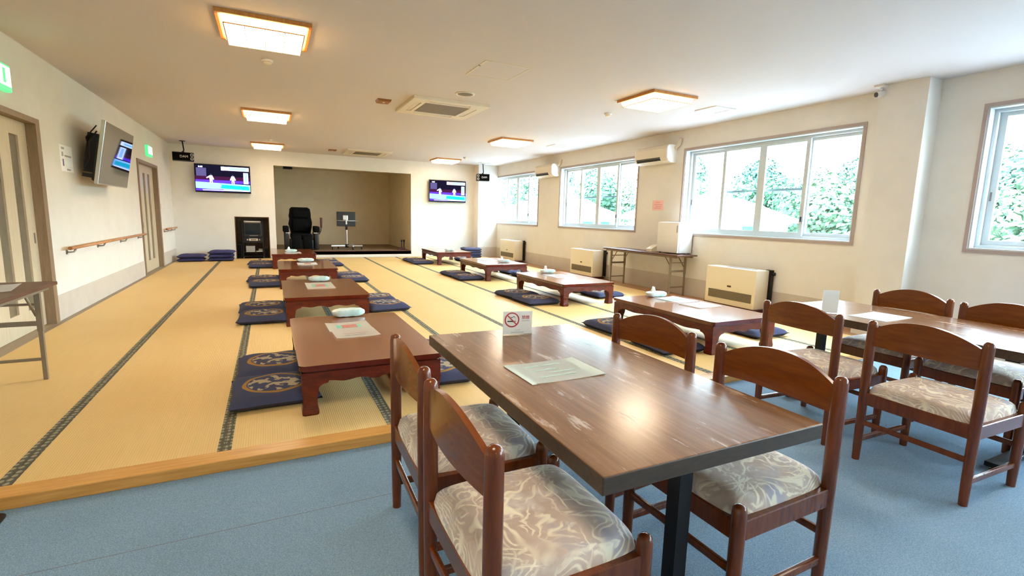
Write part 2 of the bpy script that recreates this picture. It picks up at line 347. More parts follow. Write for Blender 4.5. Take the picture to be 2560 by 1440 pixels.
def text(name, body, size, m, parent, loc, rot, thick=0.0004, align='CENTER'):
    cu = bpy.data.curves.new(name, 'FONT'); cu.body = body; cu.size = size; cu.extrude = thick; cu.align_x = align; cu.align_y = 'CENTER'; cu.resolution_u = 3
    t = bpy.data.objects.new('tmp', cu); C.objects.link(t)
    dg = bpy.context.evaluated_depsgraph_get(); me = bpy.data.meshes.new_from_object(t.evaluated_get(dg)); bpy.data.objects.remove(t)
    me.materials.clear(); me.materials.append(M[m])
    o = bpy.data.objects.new(name, me); C.objects.link(o); o.parent = parent; o.location = loc; o.rotation_euler = rot
    return o

# ------------------------------------------------------------------ the room
T = 0.22
bm = nb(); box(bm, XL-0.3, XR+T, YF-0.2, 2.75, ZC-0.1, ZC); floor_c = struct(obj('floor', bm, 'carpet'))
bm = nb(); box(bm, -1.0, 3.2, 2.208, 2.2105, ZC, ZC+0.0004); obj('carpet_seam', bm, 'ink_grey', floor_c)
# tatami platform: each mat and each pair of border cloths its own piece
bm = nb(); box(bm, XL-0.3, XR+T, 2.75, YB+0.1, ZC-0.1, -0.016); floor_t = struct(obj('floor', bm, 'strip_wood'))
mx = [-2.06, -1.138, -0.2655, 0.627, 1.556, 2.416, 3.32, 4.197, 5.12, 6.05]
Y0 = 2.868
for i in range(9):
    bm = nb(); box(bm, mx[i]+0.002, mx[i+1]-0.002, Y0, YB-0.05, -0.016, 0.0); obj('tatami_mat', bm, 'tatami', floor_t)
for x in mx[1:-1]:
    bm = nb()
    for a, b in ((-0.0335, -0.001), (0.001, 0.0335)): box(bm, x+a, x+b, Y0, YB-0.05, -0.001, 0.0012)
    obj('border_cloth', bm, 'border_cloth', floor_t)
bm = nb(); box(bm, XL-0.2, XR+T, 2.745, Y0, ZC, 0.002, bev=0.004); struct(obj('trim_1', bm, 'edge_wood'))
bm = nb(); box(bm, 6.05, XR+0.02, Y0, YB, -0.02, 0.0005); struct(obj('trim_2', bm, 'strip_wood'))
bm = nb(); box(bm, XL-0.05, -2.06, Y0, YB, -0.02, 0.004); struct(obj('trim_3', bm, 'threshold'))
bm = nb(); box(bm, XL, XR, YB-0.05, YB+0.02, -0.02, 0.003); struct(obj('trim_4', bm, 'threshold'))
# ceiling
bm = nb(); box(bm, XL-0.3, XR+T, YF-0.2, YB+0.12, ZT, ZT+0.15); ceiling = struct(obj('ceiling', bm, 'ceiling_paper'))
# left wall with two sliding-door openings
D1 = (5.10, 6.80, 2.08); D2 = (11.24, 12.88, 2.09)
bm = nb(); x0, x1 = XL-0.16, XL
ys = [YF, D1[0], D1[1], D2[0], D2[1], YB]
for a, b in ((YF, D1[0]-0.03), (D1[1]+0.05, D2[0]-0.03), (D2[1]+0.05, YB)): box(bm, x0, x1, a, b, ZC-0.05, ZT)
for d in (D1, D2): box(bm, x0, x1, d[0]-0.03, d[1]+0.05, d[2]+0.03, ZT)
struct(obj('wall_left', bm, 'wallpaper'))
bm = nb(); box(bm, XL-0.2, XL-0.165, YF, YB, ZC-0.05, ZT); struct(obj('wall_left', bm, 'wallpaper'))
bm = nb()
for a, b in ((Y0, D1[0]-0.06), (D1[1]+0.10, D2[0]-0.06), (D2[1]+0.10, YB)): box(bm, XL, XL+0.006, a, b, 0.0, 0.285)
box(bm, XL, XL+0.006, YF, 2.745, ZC, 0.285)
struct(obj('baseboard_left', bm, 'wainscot'))
def door(nm, d, leaf0, leaf1, slits, pull_y):
    y0, y1, zt = d; bm = nb()
    box(bm, XL-0.15, XL+0.02, y0-0.055, y0, 0, zt+0.055); box(bm, XL-0.15, XL+0.02, y1, y1+0.10, 0, zt+0.055); box(bm, XL-0.15, XL+0.02, y0, y1, zt, zt+0.055)
    root = struct(obj(nm, bm, 'door_frame'))
    bm = nb(); box(bm, XL-0.15, XL+0.012, y0, y1, -0.02, 0.006); obj('sill', bm, 'threshold', root)
    # leaf: stiles and rails around tall glass slits
    xa, xb = XL-0.10, XL-0.065; z0, z1 = 0.008, zt-0.004; s0, s1 = 0.22, 1.935
    bm = nb(); box(bm, xa, xb, leaf0, leaf1, z0, s0); box(bm, xa, xb, leaf0, leaf1, s1, z1)
    e = [leaf0]+[v for s in slits for v in s]+[leaf1]
    for i in range(0, len(e), 2): box(bm, xa, xb, e[i], e[i+1], s0, s1)
    leaf = obj('door_leaf', bm, 'door_leaf', root)
    for a, b in slits:
        bm = nb(); box(bm, xa+0.012, xa+0.018, a, b, s0, s1); obj('pane', bm, 'slit_glass', leaf)
    bm = nb(); prism(bm, rrect(pull_y-0.014, pull_y+0.014, 0.87, 0.98, 0.013), 'x', xb, xb+0.004); obj('door_handle', bm, 'bracket', leaf)
    return root
door('door_1', D1, 5.12, 6.80, [(5.22, 5.41), (5.62, 5.81), (6.02, 6.21), (6.42, 6.61)], 6.74)
door('door_2', D2, 11.62, 12.88, [(11.95, 12.15), (12.36, 12.57)], 11.70)
bm = nb(); box(bm, XL-0.11, XL-0.05, D2[0], 11.62, 0.006, D2[2]); struct(obj('trim_5', bm, 'door_frame'))
# right wall with four windows, the added fifth and a pillar
bm = nb(); x0, x1 = XR, XR+T
box(bm, x0, x1, YF, YB, ZC-0.05, WZ0); box(bm, x0, x1, YF, YB, WZ1, ZT)
e = [YB]+[v for w in WIN for v in w]+[YF]
for i in range(0, len(e), 2): box(bm, x0, x1, e[i+1], e[i], WZ0, WZ1)
struct(obj('wall_right', bm, 'wallpaper'))
PX, PY0, PY1 = 6.20, 2.92, 3.38
bm = nb(); box(bm, PX, XR+0.01, PY0, PY1, ZC-0.05, ZT); struct(obj('wall_pillar', bm, 'wallpaper'))
bm = nb(); box(bm, XR-0.006, XR, PY1, YB, 0.0, 0.305); struct(obj('baseboard_right', bm, 'wainscot'))
# back wall: stage opening, AV niche, corner pillar
SX0, SX1, SZ0, SZ1 = 0.148, 3.80, 0.182, 2.443
NX0, NX1, NZ1 = -0.79, -0.03, 1.072
bm = nb(); y0, y1 = YB, YB+0.12
box(bm, XL, NX0, y0, y1, -0.05, ZT); box(bm, NX0, NX1, y0, y1, NZ1, ZT); box(bm, NX1, SX0, y0, y1, -0.05, ZT)
box(bm, SX0, SX1, y0, y1, SZ1, ZT); box(bm, SX0, SX1, y0, y1, -0.05, SZ0-0.008); box(bm, SX1, XR+T, y0, y1, -0.05, ZT)
struct(obj('wall_back', bm, 'wallpaper'))
bm = nb(); box(bm, 5.80, XR+0.01, 14.27, YB+0.01, -0.01, ZT); struct(obj('wall_back_pillar', bm, 'wallpaper'))
bm = nb(); box(bm, 5.794, 5.80, 14.264, YB, 0, 0.305); box(bm, 5.794, XR, 14.264, 14.27, 0, 0.305); box(bm, NX1+0.03, SX0, YB-0.006, YB, 0, 0.27)
struct(obj('baseboard_back', bm, 'wainscot'))
bm = nb(); yb2 = 17.7
box(bm, SX0-0.1, SX0, y1-0.002, yb2, 0, 2.7); box(bm, SX1, SX1+0.1, y1-0.002, yb2, 0, 2.7); box(bm, SX0-0.1, SX1+0.1, yb2, yb2+0.1, 0, 2.7); box(bm, SX0-0.1, SX1+0.1, y1, yb2, 2.62, 2.72)
struct(obj('wall_recess', bm, 'recess_paper'))
bm = nb(); box(bm, SX0, SX1, YB-0.0, yb2, SZ0-0.1, SZ0); struct(obj('floor_stage', bm, 'stage_floor'))
bm = nb(); box(bm, SX0-0.004, SX1+0.004, YB-0.004, YB+0.0, SZ0-0.012, SZ0+0.003); struct(obj('trim_6', bm, 'dark_wood'))
bm = nb(); box(bm, NX0-0.02, NX0, YB-0.003, YB+0.55, 0, NZ1); box(bm, NX1, NX1+0.02, YB-0.003, YB+0.55, 0, NZ1); box(bm, NX0-0.02, NX1+0.02, YB-0.003, YB+0.55, NZ1, NZ1+0.02)
box(bm, NX0, NX1, YB+0.53, YB+0.55, 0, NZ1); box(bm, NX0, NX1, YB+0.02, YB+0.53, -0.02, 0.006)
struct(obj('wall_niche', bm, 'niche_wood'))
# wall behind the camera
bm = nb(); box(bm, XL-0.2, XR+T, YF-0.15, YF, ZC-0.05, ZT); struct(obj('wall_front', bm, 'wallpaper'))

def window(n, ya, yb):
    """four sliding sashes in two tracks, casing round the opening; ya far, yb near"""
    bm = nb(); c = 0.035; x0 = XR-0.012; x1 = XR+0.003
    box(bm, x0, x1, yb-c, ya+c, WZ1, WZ1+c); box(bm, x0, x1, yb-c, ya+c, WZ0-c, WZ0); box(bm, x0, x1, yb-c, yb, WZ0, WZ1); box(bm, x0, x1, ya, ya+c, WZ0, WZ1)
    root = struct(obj('window_%d' % n, bm, 'casing'))
    bm = nb(); q = 0.014; xa, xb = XR, XR+0.20
    box(bm, xa, xb, yb, ya, WZ0, WZ0+q); box(bm, xa, xb, yb, ya, WZ1-q, WZ1); box(bm, xa, xb, yb, yb+q, WZ0+q, WZ1-q); box(bm, xa, xb, ya-q, ya, WZ0+q, WZ1-q)
    obj('window_reveal', bm, 'sash', root)
    fx0, fx1 = XR+0.10, XR+0.19; q2 = 0.045
    bm = nb(); box(bm, fx0, fx1, yb+q, ya-q, WZ0+q, WZ0+q2); box(bm, fx0, fx1, yb+q, ya-q, WZ1-q2, WZ1-q); box(bm, fx0, fx1, yb+q, yb+q2, WZ0+q2, WZ1-q2); box(bm, fx0, fx1, ya-q2, ya-q, WZ0+q2, WZ1-q2)
    obj('window_frame', bm, 'sash', root)
    w = (ya-yb-2*q2)/4; z0, z1 = WZ0+q2, WZ1-q2; st = 0.056
    for k in range(4):
        b = ya-q2-(k+1)*w-(0.02 if k in (0, 2) else 0); a = ya-q2-k*w+(0.02 if k in (1, 3) else 0)
        inner = k in (1, 2); xx = fx0+(0.008 if inner else 0.048)
        bm = nb(); box(bm, xx, xx+0.03, b, a, z0, z0+0.05); box(bm, xx, xx+0.03, b, a, z1-0.04, z1); box(bm, xx, xx+0.03, b, b+st, z0+0.05, z1-0.04); box(bm, xx, xx+0.03, a-st, a, z0+0.05, z1-0.04)
        sash = obj('sash', bm, 'sash', root)
        bm = nb(); box(bm, xx+0.012, xx+0.017, b+st, a-st, z0+0.05, z1-0.04); obj('pane', bm, 'pane', sash)
        if inner:
            bm = nb(); box(bm, fx1+0.004, fx1+0.006, b+0.03, a-0.03, z0, z1); net = obj('insect_screen', bm, 'screen_net', root)
            bm = nb(); zm = (z0+z1)/2-0.01; box(bm, fx1+0.002, fx1+0.02, b+0.03, a-0.03, zm-0.016, zm+0.016); obj('screen_bar', bm, 'sash_seal', net)
    yl = ya-q2-3*w; bm = nb(); box(bm, fx0-0.014, fx0+0.008, yl-0.012, yl+0.012, 1.30, 1.37, bev=0.004); obj('lock', bm, 'ink_black', root)
    bm = nb(); box(bm, fx0+0.046, fx0+0.05, ya-q2-0.028, ya-q2-0.012, 1.55, 1.64); obj('pull', bm, 'ink_grey', root)
    return root
for i, (a, b) in enumerate(WIN): window(i+1, a, b)

# ------------------------------------------------------------------ outside
def terrain(name, gx, gz, m):
    bm = nb(); rows = [[bm.verts.new((x, y, z)) for x, z in zip(gx, gz)] for y in (-60, -20, 0, 20, 40, 70, 120)]
    for a, b in zip(rows, rows[1:]):
        for i in range(len(gx)-1): bm.faces.new((a[i], a[i+1], b[i+1], b[i]))
    struct(obj(name, bm, m, smooth=True))
terrain('ground', [6.7, 16, 26, 34], [-4.2, -4.2, -4.2, -3.4], 'gravel')
terrain('hill', [34, 44, 56, 72, 110], [-3.4, -0.4, 3.0, 5.5, 7], 'grass')
def tree_proto(name, seed, lm, rad, hgt, nclump, leaves):
    rnd = random.Random(seed); root = thing(name, 'x', 'tree')
    bm = nb(); tube(bm, [(0, 0, 0), (0.1, 0.05, hgt*0.3), (0, -0.1, hgt*0.62)], [0.28, 0.2, 0.1], 8)
    for k in range(4):
        a = k*PI/2+rnd.random(); tube(bm, [(0.05, 0, hgt*0.38), (math.cos(a)*rad*0.5, math.sin(a)*rad*0.5, hgt*0.62)], [0.1, 0.04], 6)
    obj('trunk', bm, 'bark', root)
    bm = nb()
    for k in range(nclump):
        a = k*2.4; q = rad*0.62*math.sqrt((k+0.4)/nclump); cz = hgt*(0.42+0.46*rnd.random()*(1-q/rad*0.5)); cx, cy = q*math.cos(a), q*math.sin(a); cr_ = rad*(0.36+0.2*rnd.random())
        for j in range(leaves):
            d = Vector((rnd.gauss(0, 1), rnd.gauss(0, 1), rnd.gauss(0, 0.8))).normalized()*cr_*(0.7+0.35*rnd.random()); p = Vector((cx, cy, cz))+d
            n1 = (d.normalized()+Vector((rnd.uniform(-.7, .7), rnd.uniform(-.7, .7), rnd.uniform(-.3, .9)))).normalized(); t1 = n1.cross(Vector((rnd.random(), rnd.random(), rnd.random()))).normalized(); t2 = n1.cross(t1); s = rnd.uniform(0.10, 0.24)
            v = [bm.verts.new(p+t1*s*cx_+t2*s*cy_) for cx_, cy_ in ((-1, 0), (0, -0.6), (1, 0), (0, 0.6))]; bm.faces.new(v)
    o = obj('crown', bm, lm, root); o['kind'] = 'stuff'
    return root
kinds = [('broadleaf_tree', 'broad round'), ('slender_tree', 'tall slender dark'), ('bushy_tree', 'low bushy yellow-green')]
protos = [tree_proto('broadleaf_tree', 1, 'leaf0', 4.2, 9.0, 12, 620), tree_proto('slender_tree', 2, 'leaf1', 3.0, 11.5, 12, 560), tree_proto('bushy_tree', 3, 'leaf2', 2.8, 5.0, 9, 560)]
spots = [(0, 27, 52, -2.6, 1.0), (1, 34, 57, -1.5, 0.95), (0, 33, 45, -2.6, 1.05), (0, 37, 37, -2.9, 0.95), (1, 30.5, 33.5, -3.6, 0.85), (0, 38, 28.5, -3.0, 0.92), (1, 43.5, 33, -2.4, 0.95), (2, 22.5, 31.5, -4.0, 1.2), (0, 29.0, 26.4, -4.2, 0.82),
         (0, 34, 20.5, -3.8, 0.98), (1, 41, 22.5, -2.4, 0.86), (0, 46, 15.5, -1.6, 0.95), (2, 28, 15.6, -4.4, 1.1), (1, 37, 12.8, -3.2, 0.86), (0, 31, 8.6, -4.3, 0.95), (2, 23.5, 11.4, -4.4, 0.95), (1, 41, 6, -2.6, 0.86),
         (0, 36, 1.0, -3.9, 0.93), (2, 25.0, 5.0, -4.3, 1.0), (0, 31, -7, -4.4, 0.9), (2, 19.5, 7.6, -4.4, 0.85), (1, 47, 47, -0.9, 1.1)]
used = [False]*3; count = [0]*3
ordw = ['first', 'second', 'third', 'fourth', 'fifth', 'sixth', 'seventh', 'eighth', 'ninth', 'tenth', 'eleventh', 'twelfth', 'thirteenth']
for k, x, y, z, s in sorted(spots, key=lambda t: -t[2]):
    lb = '%s tree outside the windows, %s of its kind counted from the stage end' % (kinds[k][1], ordw[count[k]]); count[k] += 1
    if not used[k]: o = protos[k]; used[k] = True; o.location = (x, y, z); o['label'] = lb; o['group'] = 'trees outside the windows'
    else: o = dup(protos[k], (x, y, z), random.random()*6, lb)
    o['group'] = 'trees outside the windows'; o.scale = (s, s, s)
def house(name, label, loc, rz, w, d, h, rh, roofm, wins):
    root = thing(name, label, 'house', loc, rz)
    bm = nb(); box(bm, -w/2, w/2, -d/2, d/2, 0, h); obj('wall', bm, 'house_white', root)
    bm = nb(); prism(bm, [(-d/2-0.5, h), (d/2+0.5, h), (d/2+0.5, h+0.15), (0, h+rh), (-d/2-0.5, h+0.15)], 'x', -w/2-0.5, w/2+0.5); obj('roof', bm, roofm, root)
    for face, u0, z0, ww, hh in wins:
        bm = nb()
        if face == 'y': box(bm, u0-0.06, u0+ww+0.06, -d/2-0.05, -d/2, z0-0.06, z0+hh+0.06)
        else: box(bm, -w/2-0.05, -w/2, u0-0.06, u0+ww+0.06, z0-0.06, z0+hh+0.06)
        wn = obj('window', bm, 'sash', root); 
        for k in (0, 1):
            bm = nb(); a = u0+k*ww/2+0.02; b = u0+(k+1)*ww/2-0.02
            if face == 'y': box(bm, a, b, -d/2-0.07, -d/2-0.05, z0, z0+hh)
            else: box(bm, -w/2-0.07, -w/2-0.05, a, b, z0, z0+hh)
            obj('pane', bm, 'house_glass', wn)
    return root
house('red_roof_house', 'white two-storey house with a dull red roof beyond the middle window', (16.4, 26.6, -4.0), 0.5, 5, 5, 5.35, 1.1, 'roof_red', [('x', -1.6, 4.2, 1.2, 0.9), ('x', 0.3, 4.2, 1.2, 0.9), ('y', -2.0, 4.2, 1.3, 0.9), ('y', 0.3, 4.2, 1.3, 0.9)])
house('pale_roof_house', 'white house with a pale roof standing behind the red-roofed house', (24.0, 39.0, -3.8), 0.3, 7, 6, 5.0, 1.9, 'roof_pale', [('y', -3, 2.9, 1.4, 1.1)])
house('long_white_house', 'long low white house with pale roof beyond the fridge window', (20.8, 18.9, -4.2), 0.25, 6, 5.5, 5.5, 1.3, 'roof_pale', [('x', 0.9, 4.5, 1.2, 0.8), ('x', -1.6, 4.5, 0.8, 0.8), ('y', -2.3, 4.5, 1.2, 0.8)])

# ------------------------------------------------------------------ ceiling fittings
def lamp_proto():
    t = thing('ceiling_lamp', 'x', 'lamp', group='square paper-shade ceiling lamps')
    h = 0.355; bm = nb()
    for a, b, c, d in ((-h, h, -h, -h+0.028), (-h, h, h-0.028, h), (-h, -h+0.028, -h+0.028, h-0.028), (h-0.028, h, -h+0.028, h-0.028)): box(bm, a, b, c, d, -0.035, 0, bev=0.003, seg=1)
    obj('frame', bm, 'lamp_wood', t)
    # translucent shade: tapered sides and a flat bottom
    a, b, z0, z1 = 0.322, 0.296, -0.012, -0.088
    bm = nb(); tp = [bm.verts.new((x*a, y*a, z0)) for x, y in ((-1, -1), (1, -1), (1, 1), (-1, 1))]; bt = [bm.verts.new((x*b, y*b, z1)) for x, y in ((-1, -1), (1, -1), (1, 1), (-1, 1))]
    for i in range(4): bm.faces.new((tp[i], tp[(i+1) % 4], bt[(i+1) % 4], bt[i])).material_index = 1
    bm.faces.new(bt); bm.faces.new(tp).material_index = 1
    sh = obj('shade', bm, ['lamp_glow', 'lamp_side'], t)
    for k in (-1, 0, 1):
        bm = nb(); box(bm, k*b/2-0.003, k*b/2+0.003, -b, b, z1-0.003, z1+0.001); obj('lattice_bar', bm, 'lamp_line', sh)
    for s in (-1, 1):
        bm = nb(); box(bm, -b-0.004, b+0.004, s*b-0.005, s*b+0.005, z1-0.004, z1+0.004); obj('lattice_bar', bm, 'lamp_line', sh)
        bm = nb(); box(bm, s*b-0.005, s*b+0.005, -b-0.004, b+0.004, z1-0.004, z1+0.004); obj('lattice_bar', bm, 'lamp_line', sh)
    return t
lp = lamp_proto(); first = True
for row, x, ys_ in (('door', 0.03, (5.02, 9.20, 13.38, 0.84, -3.3)), ('window', 4.52, (5.12, 9.42, 13.62, 0.88, -3.3))):  # last two of each row are out of view, added to brighten the dining area
    for i, y in enumerate(ys_):
        lb = ('lit square ceiling lamp with wooden frame, %s in the %s-side row from the wooden step' % (ordw[i], row)) if i < 3 else ('added unseen ceiling lamp to brighten the carpet, %s-side row, %s' % (row, 'over the dining tables' if i == 3 else 'at the room end'))
        if first: lp.location = (x, y, ZT); lp['label'] = lb; first = False
        else: dup(lp, (x, y, ZT), 0, lb)
def cassette(label, x, y):
    t = thing('ceiling_air_conditioner', label, 'air conditioner', (x, y, ZT), 0, 'four-way cassette units in the ceiling')
    h = 0.54; g = 0.325; bm = nb()
    # panel as a ring of four boards round the grille well, each with an outlet slot left open
    slot0, slot1 = 0.375, 0.445
    for s in (-1, 1):
        for ax in (0, 1):
            def B(u0, u1, v0, v1, z0=-0.035, z1=0.0):
                u0, u1 = sorted((u0*s, u1*s))
                if ax == 0: box(bm, u0, u1, v0, v1, z0, z1)
                else: box(bm, v0, v1, u0, u1, z0, z1)
            lim = h if ax == 0 else slot1
            B(slot1, h, -lim, lim) if ax == 0 else B(slot1, h, -slot1, slot1)
            B(g, slot0, -slot0, slot0) if ax == 0 else B(g, slot0, -g, g)
            B(slot0, slot1, g-0.03, slot1 if ax == 0 else slot0); B(slot0, slot1, -(slot1 if ax == 0 else slot0), -g+0.03)
    obj('panel', bm, 'cream_plastic', t)
    bm = nb(); box(bm, -0.5, 0.5, -0.5, 0.5, -0.012, -0.002); obj('backing', bm, 'grey_plastic', t)
    bm = nb(); box(bm, -g+0.012, g-0.012, -g+0.012, g-0.012, -0.03, -0.012); obj('grille', bm, 'grille', t)
    for s in (-1, 1):
        bm = nb(); box(bm, s*0.41-0.026, s*0.41+0.026, -0.28, 0.28, -0.03, -0.022); obj('louvre', bm, 'cream_plastic', t, rot=(0, 0, 0))
        bm = nb(); box(bm, -0.28, 0.28, s*0.41-0.026, s*0.41+0.026, -0.03, -0.022); obj('louvre', bm, 'cream_plastic', t)
    return t
cassette('four-way cassette air conditioner in the ceiling beside the round speaker', 2.31, 7.17)
cassette('four-way cassette air conditioner in the ceiling in front of the stage', 2.33, 13.42)
t = thing('ceiling_hatch', 'flush square access hatch in the ceiling before the cassette unit', 'hatch', (2.27, 5.09, ZT))
bm = nb(); box(bm, -0.243, 0.243, -0.267, 0.267, -0.004, 0); obj('hatch_panel', bm, 'ceiling_paper', t)
bm = nb()
for a, b, c, d in ((-0.258, 0.258, -0.282, -0.270), (-0.258, 0.258, 0.270, 0.282), (-0.258, -0.246, -0.27, 0.27), (0.246, 0.258, -0.27, 0.27)): box(bm, a, b, c, d, -0.006, 0)
obj('hatch_frame', bm, 'cream_plastic', t)
bm = nb(); lathe(bm, [(0, -0.008), (0.012, -0.008), (0.012, 0)], -0.25, -0.1, 8); obj('hatch_key', bm, 'ink_grey', t)
t = thing('ceiling_speaker', 'flat round speaker grille set in the ceiling', 'speaker', (2.32, 6.22, ZT))
bm = nb(); lathe(bm, [(0.098, 0), (0.098, -0.010), (0.122, -0.010), (0.126, 0)], seg=28); obj('rim', bm, 'cream_plastic', t)
bm = nb(); lathe(bm, [(0, -0.008), (0.08, -0.007), (0.098, -0.003), (0.098, 0)], seg=28); obj('grille', bm, 'grille', t)
for lb, x, y in (('small brown emergency light box beside the nearer cassette unit', 1.48, 7.17), ('small brown emergency light box beside the cassette unit by the stage', 1.49, 13.42)):
    t = thing('emergency_light', lb, 'emergency light', (x, y, ZT), 0, 'brown emergency lights')
    bm = nb(); prism(bm, [(-0.095, 0), (0.095, 0), (0.08, -0.03), (-0.08, -0.03)], 'y', -0.095, 0.095); obj('cover', bm, 'brown_box', t)
    bm = nb(); lathe(bm, [(0, -0.040), (0.012, -0.037), (0.016, -0.03)], 0, 0, 10); obj('bulb', bm, 'white_plastic', t)
for lb, x, y in (('square white ceiling vent near the pillar', 5.63, 5.18), ('square white ceiling vent midway along the windows', 5.69, 9.46), ('square white ceiling vent by the back corner speaker', 5.78, 13.70)):
    t = thing('ceiling_vent', lb, 'vent', (x, y, ZT), 0, 'square ceiling vents')
    bm = nb()
    for a, b, c, d in ((-0.19, 0.19, -0.19, -0.14), (-0.19, 0.19, 0.14, 0.19), (-0.19, -0.14, -0.14, 0.14), (0.14, 0.19, -0.14, 0.14)): box(bm, a, b, c, d, -0.014, 0)
    obj('vent_frame', bm, 'white_plastic', t)
    for k in range(7):
        bm = nb(); y_ = -0.12+k*0.04; prism(bm, [(y_-0.016, -0.002), (y_+0.012, -0.012), (y_+0.016, -0.012), (y_-0.012, -0.002)], 'x', -0.14, 0.14); obj('vent_slat', bm, 'wainscot', t)
    bm = nb(); box(bm, -0.14, 0.14, -0.14, 0.14, -0.0015, 0); obj('vent_back', bm, 'grey_plastic', t)
for lb, x, y in (('white smoke detector behind the first door-side lamp', 0.046, 5.98), ('white smoke detector behind the first window-side lamp', 4.56, 6.19), ('white smoke detector before the last door-side lamp', 0.08, 12.36), ('white smoke detector before the last window-side lamp', 4.78, 12.75)):
    t = thing('smoke_detector', lb, 'detector', (x, y, ZT), 0, 'ceiling smoke detectors')
    bm = nb(); lathe(bm, [(0.055, 0), (0.055, -0.016), (0.048, -0.02)], seg=20); obj('base', bm, 'white_plastic', t)
    bm = nb(); lathe(bm, [(0.042, -0.018), (0.04, -0.034), (0.03, -0.044), (0, -0.047)], seg=20); obj('sensor', bm, 'cream_plastic', t)
# security camera at the pillar head
t = thing('security_camera', 'small white security camera under the ceiling at the pillar', 'camera', (6.17, 3.36, ZT))
bm = nb(); box(bm, -0.06, 0.06, -0.05, 0.05, -0.022, 0, bev=0.004); obj('mount', bm, 'white_plastic', t)
bm = nb(); tube(bm, [(0, 0, -0.02), (0, 0, -0.06)], 0.014); obj('arm', bm, 'white_plastic', t)
bm = nb(); tube(bm, [(0.05, -0.01, -0.075), (-0.03, 0.03, -0.095)], 0.036, 16); bd = obj('body', bm, 'white_plastic', t)
bm = nb(); tube(bm, [(-0.028, 0.029, -0.0945), (-0.036, 0.033, -0.0965)], 0.027, 16); obj('lens', bm, 'black_gloss', bd)

# ------------------------------------------------------------------ wall air conditioners
def wall_ac(label, y0, y1):
    t = thing('wall_air_conditioner', label, 'air conditioner', (XR, (y0+y1)/2, 2.28), 0, 'wall-mounted air conditioners'); hw = (y1-y0)/2
    pr = [(0, 0), (-0.12, 0.0), (-0.19, 0.03), (-0.22, 0.08), (-0.225, 0.24), (-0.205, 0.285), (-0.17, 0.3), (0, 0.3)]
    bm = nb(); prism(bm, pr, 'y', -hw+0.03, hw-0.03); obj('body', bm, 'cream_plastic', t)
    for s in (-1, 1):
        bm = nb(); prism(bm, pr, 'y', s*hw, s*(hw-0.03)); obj('end_cap', bm, 'white_plastic', t)
    bm = nb(); prism(bm, [(-0.2255, 0.092), (-0.194, 0.026), (-0.186, 0.032), (-0.218, 0.096)], 'y', -hw+0.18, hw-0.05); obj('outlet', bm, 'ink_black', t)
    bm = nb(); prism(bm, [(-0.205, 0.030), (-0.130, -0.012), (-0.128, -0.006), (-0.20, 0.036)], 'y', -hw+0.18, hw-0.05); obj('louvre', bm, 'cream_plastic', t)
    bm = nb(); tube(bm, [(-0.04, -hw, 0.25), (-0.04, -hw-0.08, 0.30), (-0.03, -hw-0.10, 0.40)], 0.03, 12); obj('pipe_cover', bm, 'cream_plastic', t)
    return t
wall_ac('white wall air conditioner between the two middle windows', 6.70, 7.55)
wall_ac('white wall air conditioner between the far and middle windows, toward the stage', 10.62, 11.47)

# ------------------------------------------------------------------ heaters along the window wall
def heater(label, y0, y1, h=0.605):
    t = thing('heater', label, 'heater', (6.10, (y0+y1)/2, 0.0), 0, 'cream panel heaters under the windows'); hw = (y1-y0)/2
    bm = nb(); box(bm, 0, 0.27, -hw, hw, 0.045, h, bev=0.012); obj('body', bm, 'cream_plastic', t, smooth=True)
    bm = nb(); box(bm, 0.02, 0.30, -hw-0.03, hw+0.03, 0.0, 0.045, bev=0.006); obj('base', bm, 'dark_wood', t)
    bm = nb(); box(bm, -0.006, 0.004, -hw+0.05, hw-0.07, 0.13, 0.255); gr = obj('grille', bm, 'grille', t)
    for k in range(5):
        bm = nb(); z = 0.142+k*0.024; box(bm, -0.011, -0.005, -hw+0.052, hw-0.072, z, z+0.007); obj('grille_slat', bm, 'grille', gr)
    bm = nb(); box(bm, -0.004, 0.002, -0.035, 0.035, 0.315, 0.340, bev=0.002); obj('badge', bm, 'dark_wood', t)
    bm = nb(); box(bm, 0.08, 0.17, -hw+0.12, hw-0.3, h-0.001, h+0.004); obj('control_panel', bm, 'grey_plastic', t)
    bm = nb(); box(bm, 0.265, 0.325, -hw-0.03, -hw+0.06, 0.04, h+0.005); d = obj('flue_duct', bm, 'black_iron', t)
    bm = nb(); tube(bm, [(0.30, -hw-0.01, h-0.05), (0.318, -hw-0.06, h-0.05)], 0.022, 10); obj('flue_pipe', bm, 'black_iron', d)
    bm = nb(); tube(bm, [(0.25, -hw, 0.06), (0.26, -hw-0.1, 0.05), (0.30, -hw-0.24, 0.05)], 0.008, 8); obj('fuel_pipe', bm, 'bracket', t)
    return t
heater('cream oil heater with dark flue beside the pillar, right of the folding table', 4.64, 5.52)
heater('cream oil heater with dark flue under the middle window', 8.55, 9.42)
heater('cream oil heater with dark flue in the back corner under the far window', 12.30, 13.25)

